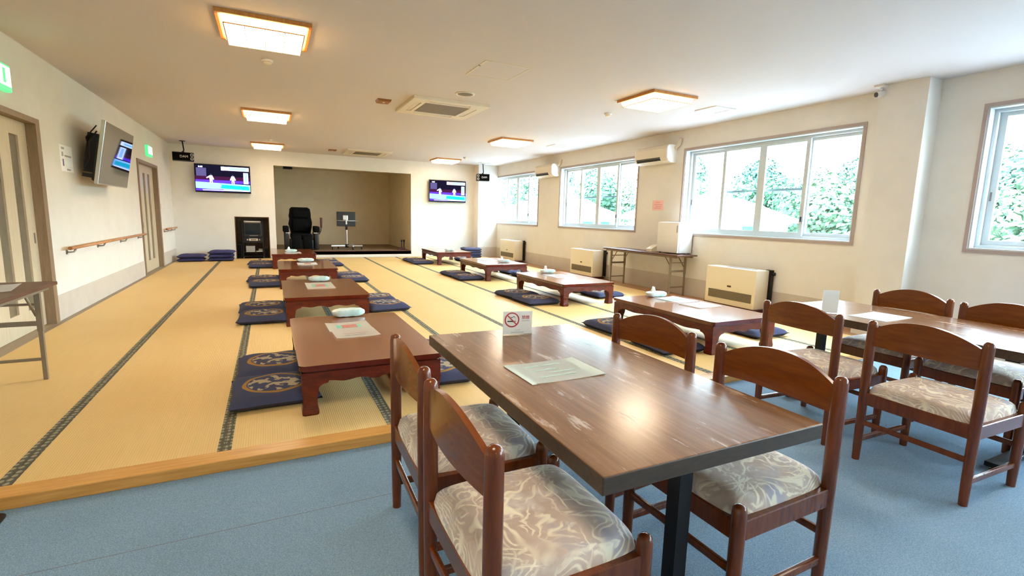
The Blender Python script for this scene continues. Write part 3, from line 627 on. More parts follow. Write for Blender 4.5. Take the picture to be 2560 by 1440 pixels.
# ------------------------------------------------------------------ folding tables
def folding_table(label, loc, L, D, h=0.71):
    """long axis along y"""
    t = thing('folding_table', label, 'table', loc)
    bm = nb(); box(bm, -D/2, D/2, -L/2, L/2, h-0.026, h, bev=0.004); obj('tabletop', bm, 'fold_top', t)
    bm = nb()
    for s in (-1, 1): box(bm, s*(D/2-0.05)-0.012, s*(D/2-0.05)+0.012, -L/2+0.05, L/2-0.05, h-0.055, h-0.026)
    obj('top_rail', bm, 'fold_metal', t)
    for e in (-1, 1):
        y = e*(L/2-0.20)
        for s in (-1, 1):
            x = s*(D/2-0.06)
            bm = nb(); box(bm, x-0.016, x+0.016, y-0.016, y+0.016, h*0.52, h-0.03); box(bm, x-0.0125, x+0.0125, y-0.0125, y+0.0125, 0.0, h*0.52); lg = obj('leg', bm, 'fold_metal', t)
            bm = nb(); tube(bm, [(x-s*0.018, y-e*0.0, h*0.68), (x-s*0.018, y-e*0.16, h-0.04)], 0.009, 8); obj('brace', bm, 'fold_metal', lg)
        for z, q in ((h*0.80, 0.008), (h*0.60, 0.017), (h*0.22, 0.010)):
            bm = nb(); box(bm, -D/2+0.07, D/2-0.07, y-0.008, y+0.008, z-q, z+q); obj('crossbar', bm, 'fold_metal', t)
    return t
folding_table('brown folding table against the window wall, carrying the small fridge', (6.165, 7.0, 0), 2.0, 0.45, 0.715)
folding_table('brown folding table with loose papers in front of the sliding door', (-1.76, 3.92, 0), 1.8, 0.60, 0.70)
# fridge
t = thing('mini_fridge', 'small white fridge standing on the folding table by the window', 'fridge', (6.245, 6.42, 0.715))
bm = nb(); box(bm, -0.10, 0.18, -0.245, 0.245, 0.016, 0.535, bev=0.008); obj('body', bm, 'white_plastic', t, smooth=True)
bm = nb(); box(bm, -0.145, -0.104, -0.245, 0.245, 0.018, 0.53, bev=0.01); d = obj('door', bm, 'white_plastic', t, smooth=True)
bm = nb(); box(bm, -0.150, -0.140, -0.225, -0.205, 0.36, 0.48, bev=0.004); obj('handle', bm, 'grey_plastic', d)
for a in (-1, 1):
    for b in (-0.10, 0.16): bm = nb(); lathe(bm, [(0.015, 0), (0.015, 0.018)], b, a*0.2, 8); obj('foot', bm, 'ink_black', t)
bm = nb(); box(bm, 0.18, 0.186, -0.245, 0.245, 0.02, 0.5); obj('back_panel', bm, 'grey_plastic', t)
t = thing('utensil_box', 'small beige box with a sloping front next to the fridge', 'box', (6.20, 6.86, 0.715))
bm = nb(); prism(bm, [(-0.10, 0), (0.10, 0), (0.10, 0.11), (0.02, 0.11), (-0.10, 0.05)], 'y', -0.07, 0.07); obj('case', bm, 'cream_plastic', t)
bm = nb(); box(bm, 0.025, 0.09, -0.06, 0.06, 0.11, 0.122); obj('lid', bm, 'white_plastic', t)
bm = nb(); tube(bm, [(6.36, 6.17, 0.725), (6.33, 6.10, 0.724), (6.22, 6.08, 0.724), (6.20, 6.14, 0.724), (6.28, 6.16, 0.724)], 0.006, 8)
tag(obj('power_cord', bm, 'ink_black'), 'black power cord coiled on the folding table beside the fridge', 'cord')

# ------------------------------------------------------------------ notices, switches, exit signs, handrails
t = thing('wall_notice', 'pink paper notice on the wall between two windows above the folding table', 'notice', (XR, 7.088, 1.546))
bm = nb(); box(bm, -0.002, 0, -0.145, 0.145, -0.09, 0.09); obj('sheet', bm, 'paper_pink', t)
for z, a, b in ((0.052, -0.06, 0.06), (0.012, -0.11, 0.09), (-0.02, -0.10, 0.06), (-0.05, -0.09, 0.1)):
    bm = nb(); box(bm, -0.0028, -0.002, a, b, z-0.005, z+0.005); obj('print_line', bm, 'ink_pale', t)
t = thing('wall_notice', 'white paper notice on the wall between the sliding door and the television', 'notice', (XL, 7.66, 1.80))
bm = nb(); box(bm, 0, 0.002, -0.20, 0.20, -0.14, 0.16); obj('sheet', bm, 'paper', t)
for m_, y0, y1, z0, z1 in (('ink_faint', -0.15, -0.06, 0.11, 0.135), ('ink_faint', -0.15, -0.10, 0.03, 0.08), ('ink_faint', -0.06, 0.15, 0.03, 0.05), ('ink_violet', -0.14, -0.10, -0.08, 0.0), ('paper_mint', -0.07, 0.16, -0.06, -0.01), ('ink_faint', -0.02, 0.10, -0.125, -0.105)):
    bm = nb(); box(bm, 0.002, 0.0028, y0, y1, z0, z1); obj('print_line', bm, m_, t)
t = thing('light_switch', 'cream light switch plate beside the sliding door near the stage', 'switch', (XL, 13.22, 1.30))
bm = nb(); box(bm, 0, 0.008, -0.07, 0.07, -0.06, 0.06, bev=0.003); obj('plate', bm, 'cream_plastic', t)
bm = nb(); box(bm, 0.008, 0.012, -0.04, 0.04, -0.035, 0.035); obj('rocker', bm, 'white_plastic', t)
def exit_sign(label, y, z, w, h):
    t = thing('exit_sign', label, 'exit sign', (XL, y, z), 0, 'green exit lights over the doors')
    bm = nb(); box(bm, 0, 0.05, -w/2, w/2, -h/2, h/2, bev=0.008); obj('housing', bm, 'exit_green', t)
    bm = nb(); box(bm, 0.05, 0.053, -w/2+0.02, w/2-0.02, -h/2+0.045, h/2-0.02); obj('lit_panel', bm, 'exit_white', t)
    # running figure and door
    s = h*0.0034; bm = nb()
    for pts in (((-8, 22), (-2, 22), (-2, 28), (-8, 28)), ((-12, 18), (2, 18), (6, 8), (-2, 2), (-8, 4)), ((-8, 4), (-2, 4), (6, -10), (0, -12)), ((-2, 4), (-8, 4), (-16, -12), (-10, -14)), ((2, 18), (12, 10), (10, 7), (2, 12))):
        prism(bm, [(p[0]*s*1.2-0.02, p[1]*s) for p in pts], 'x', 0.053, 0.0536)
    box(bm, 0.053, 0.0536, 0.04, 0.09, -h*0.22, h*0.32); obj('figure', bm, 'exit_green', t)
exit_sign('green exit light over the sliding door behind the folding table', 6.06, 2.39, 0.42, 0.235)
exit_sign('green exit light over the sliding door by the stage', 12.19, 2.37, 0.40, 0.21)
def handrail(label, y0, y1, z, n):
    t = thing('handrail', label, 'handrail', (XL, (y0+y1)/2, z)); h = (y1-y0)/2
    bm = nb(); tube(bm, [(0.075, -h, 0), (0.075, h, 0)], 0.019, 14); obj('rail', bm, 'rail_wood', t)
    for k in range(n):
        y = -h+0.18+k*(2*h-0.36)/(n-1)
        bm = nb(); tube(bm, [(0.0, y-0.05, -0.05), (0.03, y-0.05, -0.052), (0.06, y-0.02, -0.05), (0.075, y, -0.018)], 0.010, 8); tube(bm, [(0, y-0.05, -0.05), (0.008, y-0.05, -0.05)], 0.026, 12); obj('bracket', bm, 'bracket', t)
    for s in (-1, 1):
        bm = nb(); tube(bm, [(0.075, s*h, 0), (0.075, s*(h+0.006), 0)], 0.021, 14); obj('end_cap', bm, 'brown_box', t)
handrail('long wooden handrail on the wall between the two sliding doors', 7.22, 11.06, 0.785, 4)
handrail('short wooden handrail on the wall beside the stage-end sliding door', 13.16, 14.45, 0.80, 3)

# ------------------------------------------------------------------ televisions
for nm, c, st in (('tv_dark', srgb(12, 10, 24), 1.2), ('tv_maroon', srgb(44, 14, 40), 1.2), ('tv_violet', srgb(70, 40, 190), 1.2), ('tv_sky', srgb(110, 160, 245), 1.4), ('tv_teal', srgb(20, 150, 190), 1.2), ('tv_pale', srgb(190, 205, 250), 1.4), ('tv_white', srgb(225, 230, 255), 1.5), ('tv_blue', srgb(20, 20, 110), 1.2), ('tv_pink', srgb(225, 160, 190), 1.2), ('tv_grey', srgb(60, 56, 90), 1.2)): emis(nm, c, st)
def tv_picture(t, w, h):
    """the broadcast picture: flat coloured areas on the lit panel, facing -y"""
    mats = ['tv_dark', 'tv_maroon', 'tv_violet', 'tv_sky', 'tv_teal', 'tv_pale', 'tv_white', 'tv_blue', 'tv_pink', 'tv_grey']
    bm = nb(); layer = [0]
    def poly(m, *pts):
        y = -0.0005-0.00012*layer[0]; layer[0] += 1
        bm.faces.new([bm.verts.new(((p[0]-0.5)*w, y, (0.5-p[1])*h)) for p in pts]).material_index = mats.index(m)
    R = lambda m, a, b, c, d: poly(m, (a, b), (c, b), (c, d), (a, d))
    R('tv_dark', 0, 0, 1, 1); R('tv_grey', 0.02, 0.12, 0.20, 0.42); R('tv_maroon', 0.0, 0.42, 1, 0.58); R('tv_violet', 0, 0.56, 1, 0.66)
    poly('tv_sky', (0, 0.64), (1, 0.70), (1, 0.95), (0, 0.88)); poly('tv_teal', (0.47, 0.72), (0.98, 0.76), (0.98, 0.90), (0.45, 0.86)); R('tv_violet', 0, 0.90, 0.5, 0.97); R('tv_pale', 0.12, 0.925, 0.98, 0.955)
    R('tv_white', 0.47, 0.04, 0.53, 0.18); R('tv_pink', 0.535, 0.04, 0.585, 0.18); R('tv_pale', 0.59, 0.04, 0.985, 0.18); R('tv_sky', 0.62, 0.07, 0.94, 0.15); R('tv_pale', 0.88, 0.24, 0.97, 0.66); R('tv_sky', 0.90, 0.27, 0.95, 0.60)
    for dx, arm in ((0.28, -0.085), (0.68, -0.055)):   # two figures in white jackets
        P = lambda m, *pts: poly(m, *[(dx+p[0], 0.34+p[1]) for p in pts])
        P('tv_grey', (-0.010, 0.0), (0.010, 0.0), (0.012, 0.05), (-0.012, 0.05)); P('tv_pale', (-0.026, 0.05), (0.026, 0.05), (0.030, 0.13), (0.026, 0.20), (-0.026, 0.20), (-0.030, 0.13))
        P('tv_white', (-0.024, 0.055), (arm, 0.13 if arm < -0.06 else 0.19), (arm+0.008, 0.16 if arm < -0.06 else 0.215), (-0.014, 0.11)); P('tv_white', (0.024, 0.055), (0.055, 0.185), (0.043, 0.21), (0.014, 0.11))
        P('tv_white', (-0.024, 0.19), (-0.002, 0.19), (-0.010, 0.35), (-0.026, 0.35)); P('tv_white', (0.002, 0.19), (0.026, 0.19), (0.028, 0.35), (0.012, 0.35))
    pic = obj('picture', bm, mats, t, loc=(0, -0.036, 0))
    text('clock_digits', '0:08', h*0.085, 'tv_white', pic, (-w*0.40, -0.006, h*0.42), (PI/2, 0, 0))
def wall_tv(label, x, z, w, h, y):
    t = thing('television', label, 'television', (x, y, z), 0, 'televisions showing the match on the stage wall')
    bm = nb(); box(bm, -w/2, w/2, -0.035, 0.012, -h/2, h/2, bev=0.006); obj('case', bm, 'black_plastic', t)
    bm = nb(); box(bm, -0.22, 0.22, 0.012, 0.10, -0.2, 0.2); obj('wall_bracket', bm, 'black_iron', t)
    tv_picture(t, w-0.03, h-0.04)
wall_tv('lit television on the stage wall above the floor cushions pile', -1.003, 2.022, 1.215, 0.69, 14.55)
wall_tv('lit television on the stage wall toward the windows', 4.897, 1.980, 1.165, 0.655, 14.55)
# the dark television on the left wall, tilted down on a bracket
t = thing('television', 'dark switched-off television tilted down on the wall above the handrail', 'television', (-1.82, 8.53, 1.925)); t.rotation_euler = (0, 0.171, 0)
w, h = 1.40, 0.7875
bm = nb(); box(bm, -0.045, 0, -w/2, w/2, -h/2, h/2, bev=0.006); obj('case', bm, 'silver', t)
bm = nb(); box(bm, 0.0005, 0.002, -w/2+0.012, w/2-0.012, -h/2+0.016, h/2-0.012); obj('screen', bm, 'screen_off', t)
bm = nb(); box(bm, -0.10, -0.045, -w/2+0.10, w/2-0.10, -h/2+0.03, 0.16, bev=0.02); obj('back_housing', bm, 'black_plastic', t)
bm = nb(); box(bm, -0.27, -0.10, -0.25, 0.25, -0.06, 0.10); box(bm, -0.20, -0.09, -0.55, -0.50, -0.26, 0.22); box(bm, -0.20, -0.09, 0.50, 0.55, -0.26, 0.22); box(bm, -0.19, -0.09, -0.6, 0.6, -0.33, -0.28); obj('wall_bracket', bm, 'black_iron', t)
bm = nb(); tube(bm, [(-0.10, -0.60, 0.25), (-0.16, -0.62, 0.1), (-0.14, -0.58, -0.1), (-0.18, -0.60, -0.25)], 0.008, 6); tube(bm, [(-0.12, -0.56, 0.32), (-0.20, -0.58, 0.15), (-0.16, -0.54, -0.05)], 0.008, 6); obj('cable', bm, 'ink_black', t)

# ------------------------------------------------------------------ hanging speakers
def speaker(label, x, y, z, w, h, d, rz, tx, e=1):
    t = thing('hanging_speaker', label, 'speaker', (x, y, z), rz, 'speakers hung from the ceiling')
    bm = nb(); box(bm, -w/2, w/2, -d/2, d/2, -h/2, h/2, bev=0.01); obj('cabinet', bm, 'black_plastic', t)
    bm = nb(); box(bm, *sorted((e*(-w/2+0.008), e*(w/2-0.075))), -d/2-0.008, -d/2, -h/2+0.012, h/2-0.012); obj('grille', bm, 'black_leather', t)
    for s in (-1, 1):
        bm = nb(); tube(bm, [(e*(w/2-0.04), -d/2, s*h*0.22), (e*(w/2-0.04), -d/2-0.012, s*h*0.22)], 0.033, 18); hn = obj('horn', bm, 'silver', t)
        bm = nb(); tube(bm, [(e*(w/2-0.04), -d/2-0.012, s*h*0.22), (e*(w/2-0.04), -d/2-0.014, s*h*0.22)], 0.020, 14); obj('horn_throat', bm, 'ink_black', hn)
    text('name_plate', 'DAM', 0.075, 'white_plastic', t, (tx, -d/2-0.010, 0.0), (PI/2, 0, 0))
    bm = nb(); tube(bm, [(0, 0, h/2), (0.02, 0, h/2+0.06), (0, 0, ZT-z-0.01)], 0.014, 10); lathe(bm, [(0.06, ZT-z-0.012), (0.06, ZT-z)], 0, 0, 16); lathe(bm, [(0.035, h/2), (0.02, h/2+0.03)], 0, 0, 12); obj('ceiling_bracket', bm, 'black_iron', t)
speaker('black speaker hung from the ceiling above the cushion pile', -1.745, 13.95, 2.452, 0.42, 0.195, 0.24, 0.12, 0.015)
speaker('black speaker hung from the ceiling in the back corner by the windows', 5.80, 13.95, 2.405, 0.38, 0.205, 0.24, -0.25, 0.03, -1)

# ------------------------------------------------------------------ stage things
t = thing('massage_chair', 'black leather massage chair standing on the stage', 'massage chair', (0.80, 15.45, SZ0))
def cush(bm, x0, x1, y0, y1, z0, z1, b=0.05): box(bm, x0, x1, y0, y1, z0, z1, bev=b, seg=3)
bm = nb(); cush(bm, -0.30, 0.30, -0.42, 0.40, 0.0, 0.30, 0.03); obj('base', bm, 'black_plastic', t, smooth=True)
bm = nb(); cush(bm, -0.28, 0.28, -0.42, 0.25, 0.30, 0.47); obj('seat', bm, 'black_leather', t, smooth=True)
bm = nb(); prism(bm, [(-0.25, 0.42), (-0.29, 0.62), (-0.315, 0.72), (-0.285, 0.86), (-0.30, 0.95), (-0.28, 1.05), (-0.27, 1.15), (-0.22, 1.20), (0.20, 1.20), (0.265, 1.15), (0.285, 1.02), (0.285, 0.92), (0.315, 0.76), (0.30, 0.62), (0.26, 0.42)], 'y', 0.14, 0.36); bk = obj('backrest', bm, 'black_leather', t)
bm = nb(); cush(bm, -0.20, 0.20, 0.08, 0.16, 0.90, 1.14, 0.03); obj('head_pillow', bm, 'black_leather', bk, smooth=True)
bm = nb(); cush(bm, -0.22, 0.22, 0.07, 0.16, 0.50, 0.88, 0.04); obj('back_pad', bm, 'black_leather', bk, smooth=True)
for s in (-1, 1):
    bm = nb(); cush(bm, s*0.40-0.075, s*0.40+0.075, -0.42, 0.20, 0.50, 0.67, 0.03); obj('armrest', bm, 'black_leather', t, smooth=True)
    bm = nb(); cush(bm, s*0.385-0.06, s*0.385+0.06, -0.40, 0.30, 0.02, 0.50, 0.02); obj('side_panel', bm, 'black_plastic', t, smooth=True)
    bm = nb(); box(bm, s*0.36-0.05, s*0.36+0.05, -0.425, -0.41, 0.475, 0.497); obj('trim_bar', bm, 'silver', t)
bm = nb(); cush(bm, -0.27, -0.02, -0.52, -0.40, 0.03, 0.42, 0.03); cush(bm, 0.02, 0.27, -0.52, -0.40, 0.03, 0.42, 0.03); obj('leg_rest', bm, 'black_leather', t, smooth=True)
bm = nb(); tube(bm, [(0.46, -0.30, 0.45), (0.51, -0.32, 0.55), (0.52, -0.33, 0.66)], 0.012, 8); obj('remote_arm', bm, 'black_iron', t)
bm = nb(); box(bm, 0.490, 0.555, -0.36, -0.32, 0.64, 0.92, bev=0.012); obj('remote', bm, 'dark_wood', t)
t = thing('monitor_stand', 'wheeled stand carrying a dark monitor on the stage', 'monitor stand', (2.03, 15.30, SZ0))
bm = nb(); box(bm, -0.265, 0.265, -0.02, 0.02, 0.68, 1.105, bev=0.01); sc = obj('monitor', bm, 'black_plastic', t)
bm = nb(); box(bm, -0.25, 0.25, 0.02, 0.022, 0.70, 1.09); obj('screen', bm, 'black_gloss', sc)
bm = nb(); box(bm, -0.10, 0.05, -0.05, -0.02, 0.86, 1.01, bev=0.02); box(bm, -0.02, 0.02, -0.06, -0.02, 0.74, 0.90); obj('mount', bm, 'silver', t)
bm = nb(); tube(bm, [(-0.30, -0.05, 0.845), (0.33, -0.05, 0.845)], 0.010, 8); obj('cross_bar', bm, 'silver', t)
bm = nb(); tube(bm, [(0.005, -0.04, 0.10), (0.0, -0.04, 0.66)], 0.022, 14); obj('pole', bm, 'silver', t, smooth=True)
bm = nb(); tube(bm, [(0.0, -0.04, 0.58), (0.0, -0.04, 0.69)], 0.033, 12); obj('clamp', bm, 'black_plastic', t)
for k, (dx, dy) in enumerate(((-0.44, -0.06), (0.44, -0.06), (0.14, -0.30), (-0.22, 0.34), (0.22, 0.34))):
    bm = nb(); d = Vector((dx, dy, 0)); n = d.cross(Vector((0, 0, 1))).normalized()*0.022; pts = [n, d+n, d-n, -n]
    lo = [bm.verts.new((p.x, p.y-0.04, 0.095)) for p in pts]; hi = [bm.verts.new((p.x, p.y-0.04, 0.135)) for p in pts]
    bm.faces.new(lo); bm.faces.new(hi)
    for i in range(4): bm.faces.new((lo[i], lo[(i+1) % 4], hi[(i+1) % 4], hi[i]))
    lg = obj('base_arm', bm, 'silver', t)
    bm = nb(); tube(bm, [(dx*0.94-0.015, dy*0.94-0.04, 0.037), (dx*0.94+0.015, dy*0.94-0.04, 0.037)], 0.037, 14); tube(bm, [(dx*0.94, dy*0.94-0.04, 0.06), (dx*0.94, dy*0.94-0.04, 0.10)], 0.012, 8); obj('caster', bm, 'black_plastic', lg)
bm = nb(); lathe(bm, [(0.05, 0.06), (0.06, 0.09), (0.06, 0.14), (0.03, 0.16)], 0, -0.04, 14); obj('hub', bm, 'black_iron', t)
t = thing('microphone_charger', 'low black charging dock on the stage holding two microphones', 'microphone dock', (3.60, 14.86, SZ0))
bm = nb(); box(bm, -0.09, 0.07, -0.05, 0.05, 0, 0.075, bev=0.012); box(bm, -0.16, -0.085, -0.04, 0.04, 0, 0.045, bev=0.006); obj('dock', bm, 'dark_wood', t)
for i, x in enumerate((-0.035, 0.035)):
    m_ = thing('microphone', ('black microphone standing in the dock, on the low end' if i == 0 else 'black microphone standing in the dock, by the stage edge wall'), 'microphone', (3.60+x, 14.86, SZ0+0.06), 0, 'microphones in the dock')
    bm = nb(); lathe(bm, [(0.012, 0.01), (0.015, 0.10), (0.018, 0.19)], seg=12); obj('handle', bm, 'black_plastic', m_)
    bm = nb(); lathe(bm, [(0.018, 0.19), (0.026, 0.205), (0.027, 0.235), (0.018, 0.25), (0, 0.253)], seg=12); obj('grille_head', bm, 'black_leather', m_)
t = thing('stage_speaker', 'flat black speaker bar under the top edge of the stage opening', 'speaker', (0.49, 14.78, SZ1-0.034))
bm = nb(); box(bm, -0.115, 0.115, -0.05, 0.05, -0.034, 0.034, bev=0.006); obj('cabinet', bm, 'black_plastic', t)
bm = nb(); box(bm, -0.105, 0.105, -0.056, -0.05, -0.026, 0.026); obj('grille', bm, 'black_leather', t)

# AV rack in the niche
nx = (NX0+NX1)/2
t = thing('av_rack', 'black wheeled equipment rack inside the wall niche', 'rack', (nx, YB+0.26, 0.006))
for z in (0.05, 0.16, 0.42, 0.56): bm = nb(); box(bm, -0.24, 0.24, -0.19, 0.19, z-0.009, z+0.009); obj('shelf', bm, 'black_plastic', t)
for sx_ in (-1, 1):
    for sy in (-1, 1):
        bm = nb(); box(bm, sx_*0.235-0.012, sx_*0.235+0.012, sy*0.18-0.012, sy*0.18+0.012, 0.03, 0.98); pst = obj('post', bm, 'black_iron', t)
        bm = nb(); tube(bm, [(sx_*0.235-0.01, sy*0.18, 0.018), (sx_*0.235+0.01, sy*0.18, 0.018)], 0.018, 10); obj('caster', bm, 'grey_plastic', pst)
t = thing('crt_monitor', 'black monitor on the top shelf of the equipment rack', 'monitor', (nx, YB+0.24, 0.575))
bm = nb(); box(bm, -0.215, 0.215, -0.17, 0.17, 0.0, 0.36, bev=0.012); obj('case', bm, 'black_plastic', t)
bm = nb(); box(bm, -0.17, 0.17, -0.174, -0.168, 0.06, 0.33); obj('screen', bm, 'black_gloss', t)
bm = nb(); box(bm, -0.08, 0.12, -0.175, -0.169, 0.02, 0.03); obj('button_row', bm, 'grey_plastic', t)
t = thing('karaoke_player', 'flat box on top of the monitor in the niche', 'player', (nx, YB+0.22, 0.942))
bm = nb(); box(bm, -0.20, 0.20, -0.15, 0.15, 0, 0.045, bev=0.004); obj('case', bm, 'grey_plastic', t)
bm = nb(); box(bm, -0.16, 0.16, -0.153, -0.149, 0.012, 0.03); obj('front_panel', bm, 'cream_plastic', t)
t = thing('amplifier', 'black amplifier with a cream display on the middle rack shelf', 'amplifier', (nx, YB+0.24, 0.435))
bm = nb(); box(bm, -0.22, 0.22, -0.17, 0.17, 0.0, 0.11, bev=0.004); obj('case', bm, 'black_plastic', t)
bm = nb(); box(bm, -0.09, 0.11, -0.175, -0.169, 0.03, 0.085); ds = obj('display', bm, 'cream_plastic', t)
bm = nb(); box(bm, -0.06, 0.08, -0.177, -0.174, 0.045, 0.068); obj('display_window', bm, 'dark_wood', ds)
for x in (-0.13, 0.15): bm = nb(); tube(bm, [(x, -0.168, 0.056), (x, -0.19, 0.056)], 0.017, 14); obj('knob', bm, 'silver', t)
t = thing('white_box', 'off-white square box on the low rack shelf', 'box', (nx-0.07, YB+0.16, 0.175))
bm = nb(); box(bm, -0.105, 0.105, -0.08, 0.08, 0, 0.15, bev=0.006); obj('body', bm, 'grey_plastic', t)
bm = nb(); box(bm, -0.112, 0.118, -0.10, 0.085, -0.005, 0.0); obj('tray', bm, 'cream_plastic', t)
t = thing('remote_control', 'white remote control lying on the low rack shelf', 'remote', (nx+0.14, YB+0.13, 0.17))
bm = nb(); box(bm, -0.08, 0.07, -0.025, 0.025, 0.0, 0.02, bev=0.004); obj('body', bm, 'white_plastic', t)
bm = nb(); box(bm, -0.02, 0.07, 0.03, 0.06, 0.0, 0.075); obj('cradle', bm, 'grey_plastic', t)
for lb, x, h in (('tall slim black speaker on the left of the equipment rack', -0.29-0.03, 0.37), ('black floor box on the right of the equipment rack', 0.31, 0.26)):
    t = thing('floor_speaker', lb, 'speaker', (nx+x, YB+0.20, 0.006), 0, 'boxes beside the rack')
    bm = nb(); box(bm, -0.045, 0.045, -0.12, 0.12, 0, h, bev=0.006); obj('cabinet', bm, 'black_plastic', t)
    bm = nb(); box(bm, -0.038, 0.038, -0.126, -0.12, 0.02, h-0.02); obj('grille', bm, 'black_leather', t)

# ------------------------------------------------------------------ low tables
TW, TL, TH = 0.92, 1.54, 0.325
def low_table_proto():
    t = thing('low_table', 'x', 'low table', group='lacquered low tables on the tatami')
    a, b = TW/2, TL/2
    bm = nb(); prism(bm, rrect(-a, a, -b, b, 0.03), 'z', TH-0.034, TH)
    es = [e for e in bm.edges if abs(e.verts[0].co.z-e.verts[1].co.z) < 1e-5 and len(e.link_faces) == 2]; bmesh.ops.bevel(bm, geom=es, offset=0.006, segments=2, affect='EDGES')
    for q in bm.faces: q.material_index = 0 if (q.normal.z > 0.9 and q.calc_center_median().z > TH-0.004) else 1
    obj('tabletop', bm, ['lacquer_top', 'lacquer_plain'], t)
    bm = nb(); prism(bm, rrect(-a+0.022, a-0.022, -b+0.022, b-0.022, 0.02), 'z', TH-0.050, TH-0.034); obj('neck_moulding', bm, 'lacquer_plain', t)
    def outline(L):
        """half apron: straight top, cusped and bracketed lower edge"""
        zt, z0 = TH-0.048, TH-0.115; e = L/2
        pts = [(-e, zt), (e, zt), (e, z0-0.075)]
        q = 0.065
        for i in range(7): th = PI/2*i/6; pts.append((e-0.085-q+q*math.cos(th), z0-0.07+0.062*math.sin(th)) if i else (e-0.085, z0-0.075))
        low = []
        for i in range(25):
            s = (1-2*i/24)*(e-0.16); k = abs(s)/(e-0.16); low.append((s, z0-0.006*math.cos(k*PI*3)-(0.006 if k < 0.12 else 0)))
        pts += low
        for i in range(6, -1, -1): th = PI/2*i/6; pts.append((-e+0.085+q-q*math.cos(th), z0-0.07+0.062*math.sin(th)) if i else (-e+0.085, z0-0.075))
        pts += [(-e, z0-0.075)]
        return pts
    for s in (-1, 1):
        bm = nb(); prism(bm, outline(TW-0.03), 'y', s*(b-0.016), s*(b-0.040)); obj('apron', bm, 'lacquer', t)
        bm = nb(); prism(bm, outline(TL-0.03), 'x', s*(a-0.016), s*(a-0.040)); obj('apron', bm, 'lacquer', t)
    prof = [(TH-0.05, 0.100, 0), (0.19, 0.102, 0), (0.155, 0.098, -0.002), (0.11, 0.086, 0.003), (0.075, 0.084, 0.004), (0.05, 0.090, 0.001), (0.03, 0.099, -0.003), (0.012, 0.100, -0.003), (0.0, 0.094, 0.0)]
    for sx_ in (-1, 1):
        for sy in (-1, 1):
            bm = nb(); rings = []
            for z, sz, off in prof:
                x0, y0 = a-0.014-off, b-0.014-off
                rings.append([bm.verts.new((sx_*x, sy*y, z)) for x, y in ((x0, y0), (x0-sz, y0), (x0-sz, y0-sz), (x0, y0-sz))])
            for p, q in zip(rings, rings[1:]):
                for i in range(4): bm.faces.new((p[i], p[(i+1) % 4], q[(i+1) % 4], q[i]))
            bm.faces.new(rings[0]); bm.faces.new(rings[-1])
            ve = [e for e in bm.edges if abs(e.verts[0].co.z-e.verts[1].co.z) > 1e-4]; bmesh.ops.bevel(bm, geom=ve, offset=0.008, segments=2, affect='EDGES')
            obj('leg', bm, 'lacquer', t, smooth=True)
    return t
LT = {('door', 0): (0.585, 3.94), ('door', 1): (0.57, 6.61), ('door', 2): (0.56, 9.54), ('door', 3): (0.47, 12.70), ('window', 0): (4.20, 4.02), ('window', 1): (4.21, 6.71), ('window', 2): (4.23, 9.57), ('window', 3): (4.26, 12.78)}
proto = low_table_proto(); first = True
for (row, i), (x, y) in LT.items():
    lb = 'red lacquered low table, %s from the wooden step in the %s-side row' % (ordw[i], row)
    if first: proto.location = (x, y, 0); proto['label'] = lb; first = False
    else: dup(proto, (x, y, 0), 0, lb)

# ------------------------------------------------------------------ floor cushions
def pillow(nx_, ny, hx, hy, th, seed=0, n=14):
    rnd = random.Random(seed); bm = nb(); top, bot = {}, {}
    for i in range(n+1):
        for j in range(n+1):
            uu, vv = 2*i/n-1, 2*j/n-1
            pin = 1-0.045*(1-uu*uu) if True else 1; pin2 = 1-0.045*(1-vv*vv)
            x, y = hx*uu*pin2, hy*vv*pin
            k = max(0.0, (1-uu**4)*(1-vv**4))**0.38; w = 0.004*math.sin(uu*7+seed)*math.cos(vv*6+seed*2)
            edge = i in (0, n) or j in (0, n)
            top[i, j] = bm.verts.new((x, y, th*0.42+k*(th*0.58+w)))
            bot[i, j] = top[i, j] if edge else bm.verts.new((x, y, th*0.42-min(1, k*1.6)*th*0.40))
    for i in range(n):
        for j in range(n):
            bm.faces.new((top[i, j], top[i+1, j], top[i+1, j+1], top[i, j+1])); bm.faces.new((bot[i, j], bot[i, j+1], bot[i+1, j+1], bot[i+1, j]))
    return bm
zp = [tag(obj('floor_cushion', pillow(0, 0, 0.275, 0.30, 0.092, s), 'zabuton', smooth=True, angle=60), 'x', 'cushion') for s in (1, 2, 3)]
zused = [False]*3
def cushion(x, y, rz, label, k, group='navy floor cushions at the low tables'):
    if not zused[k]: o = zp[k]; zused[k] = True; o.location = (x, y, 0.003); o.rotation_euler = (0, 0, rz); o['label'] = label; o['group'] = group
    else: o = dup(zp[k], (x, y, 0.003), rz, label, group)
    return o
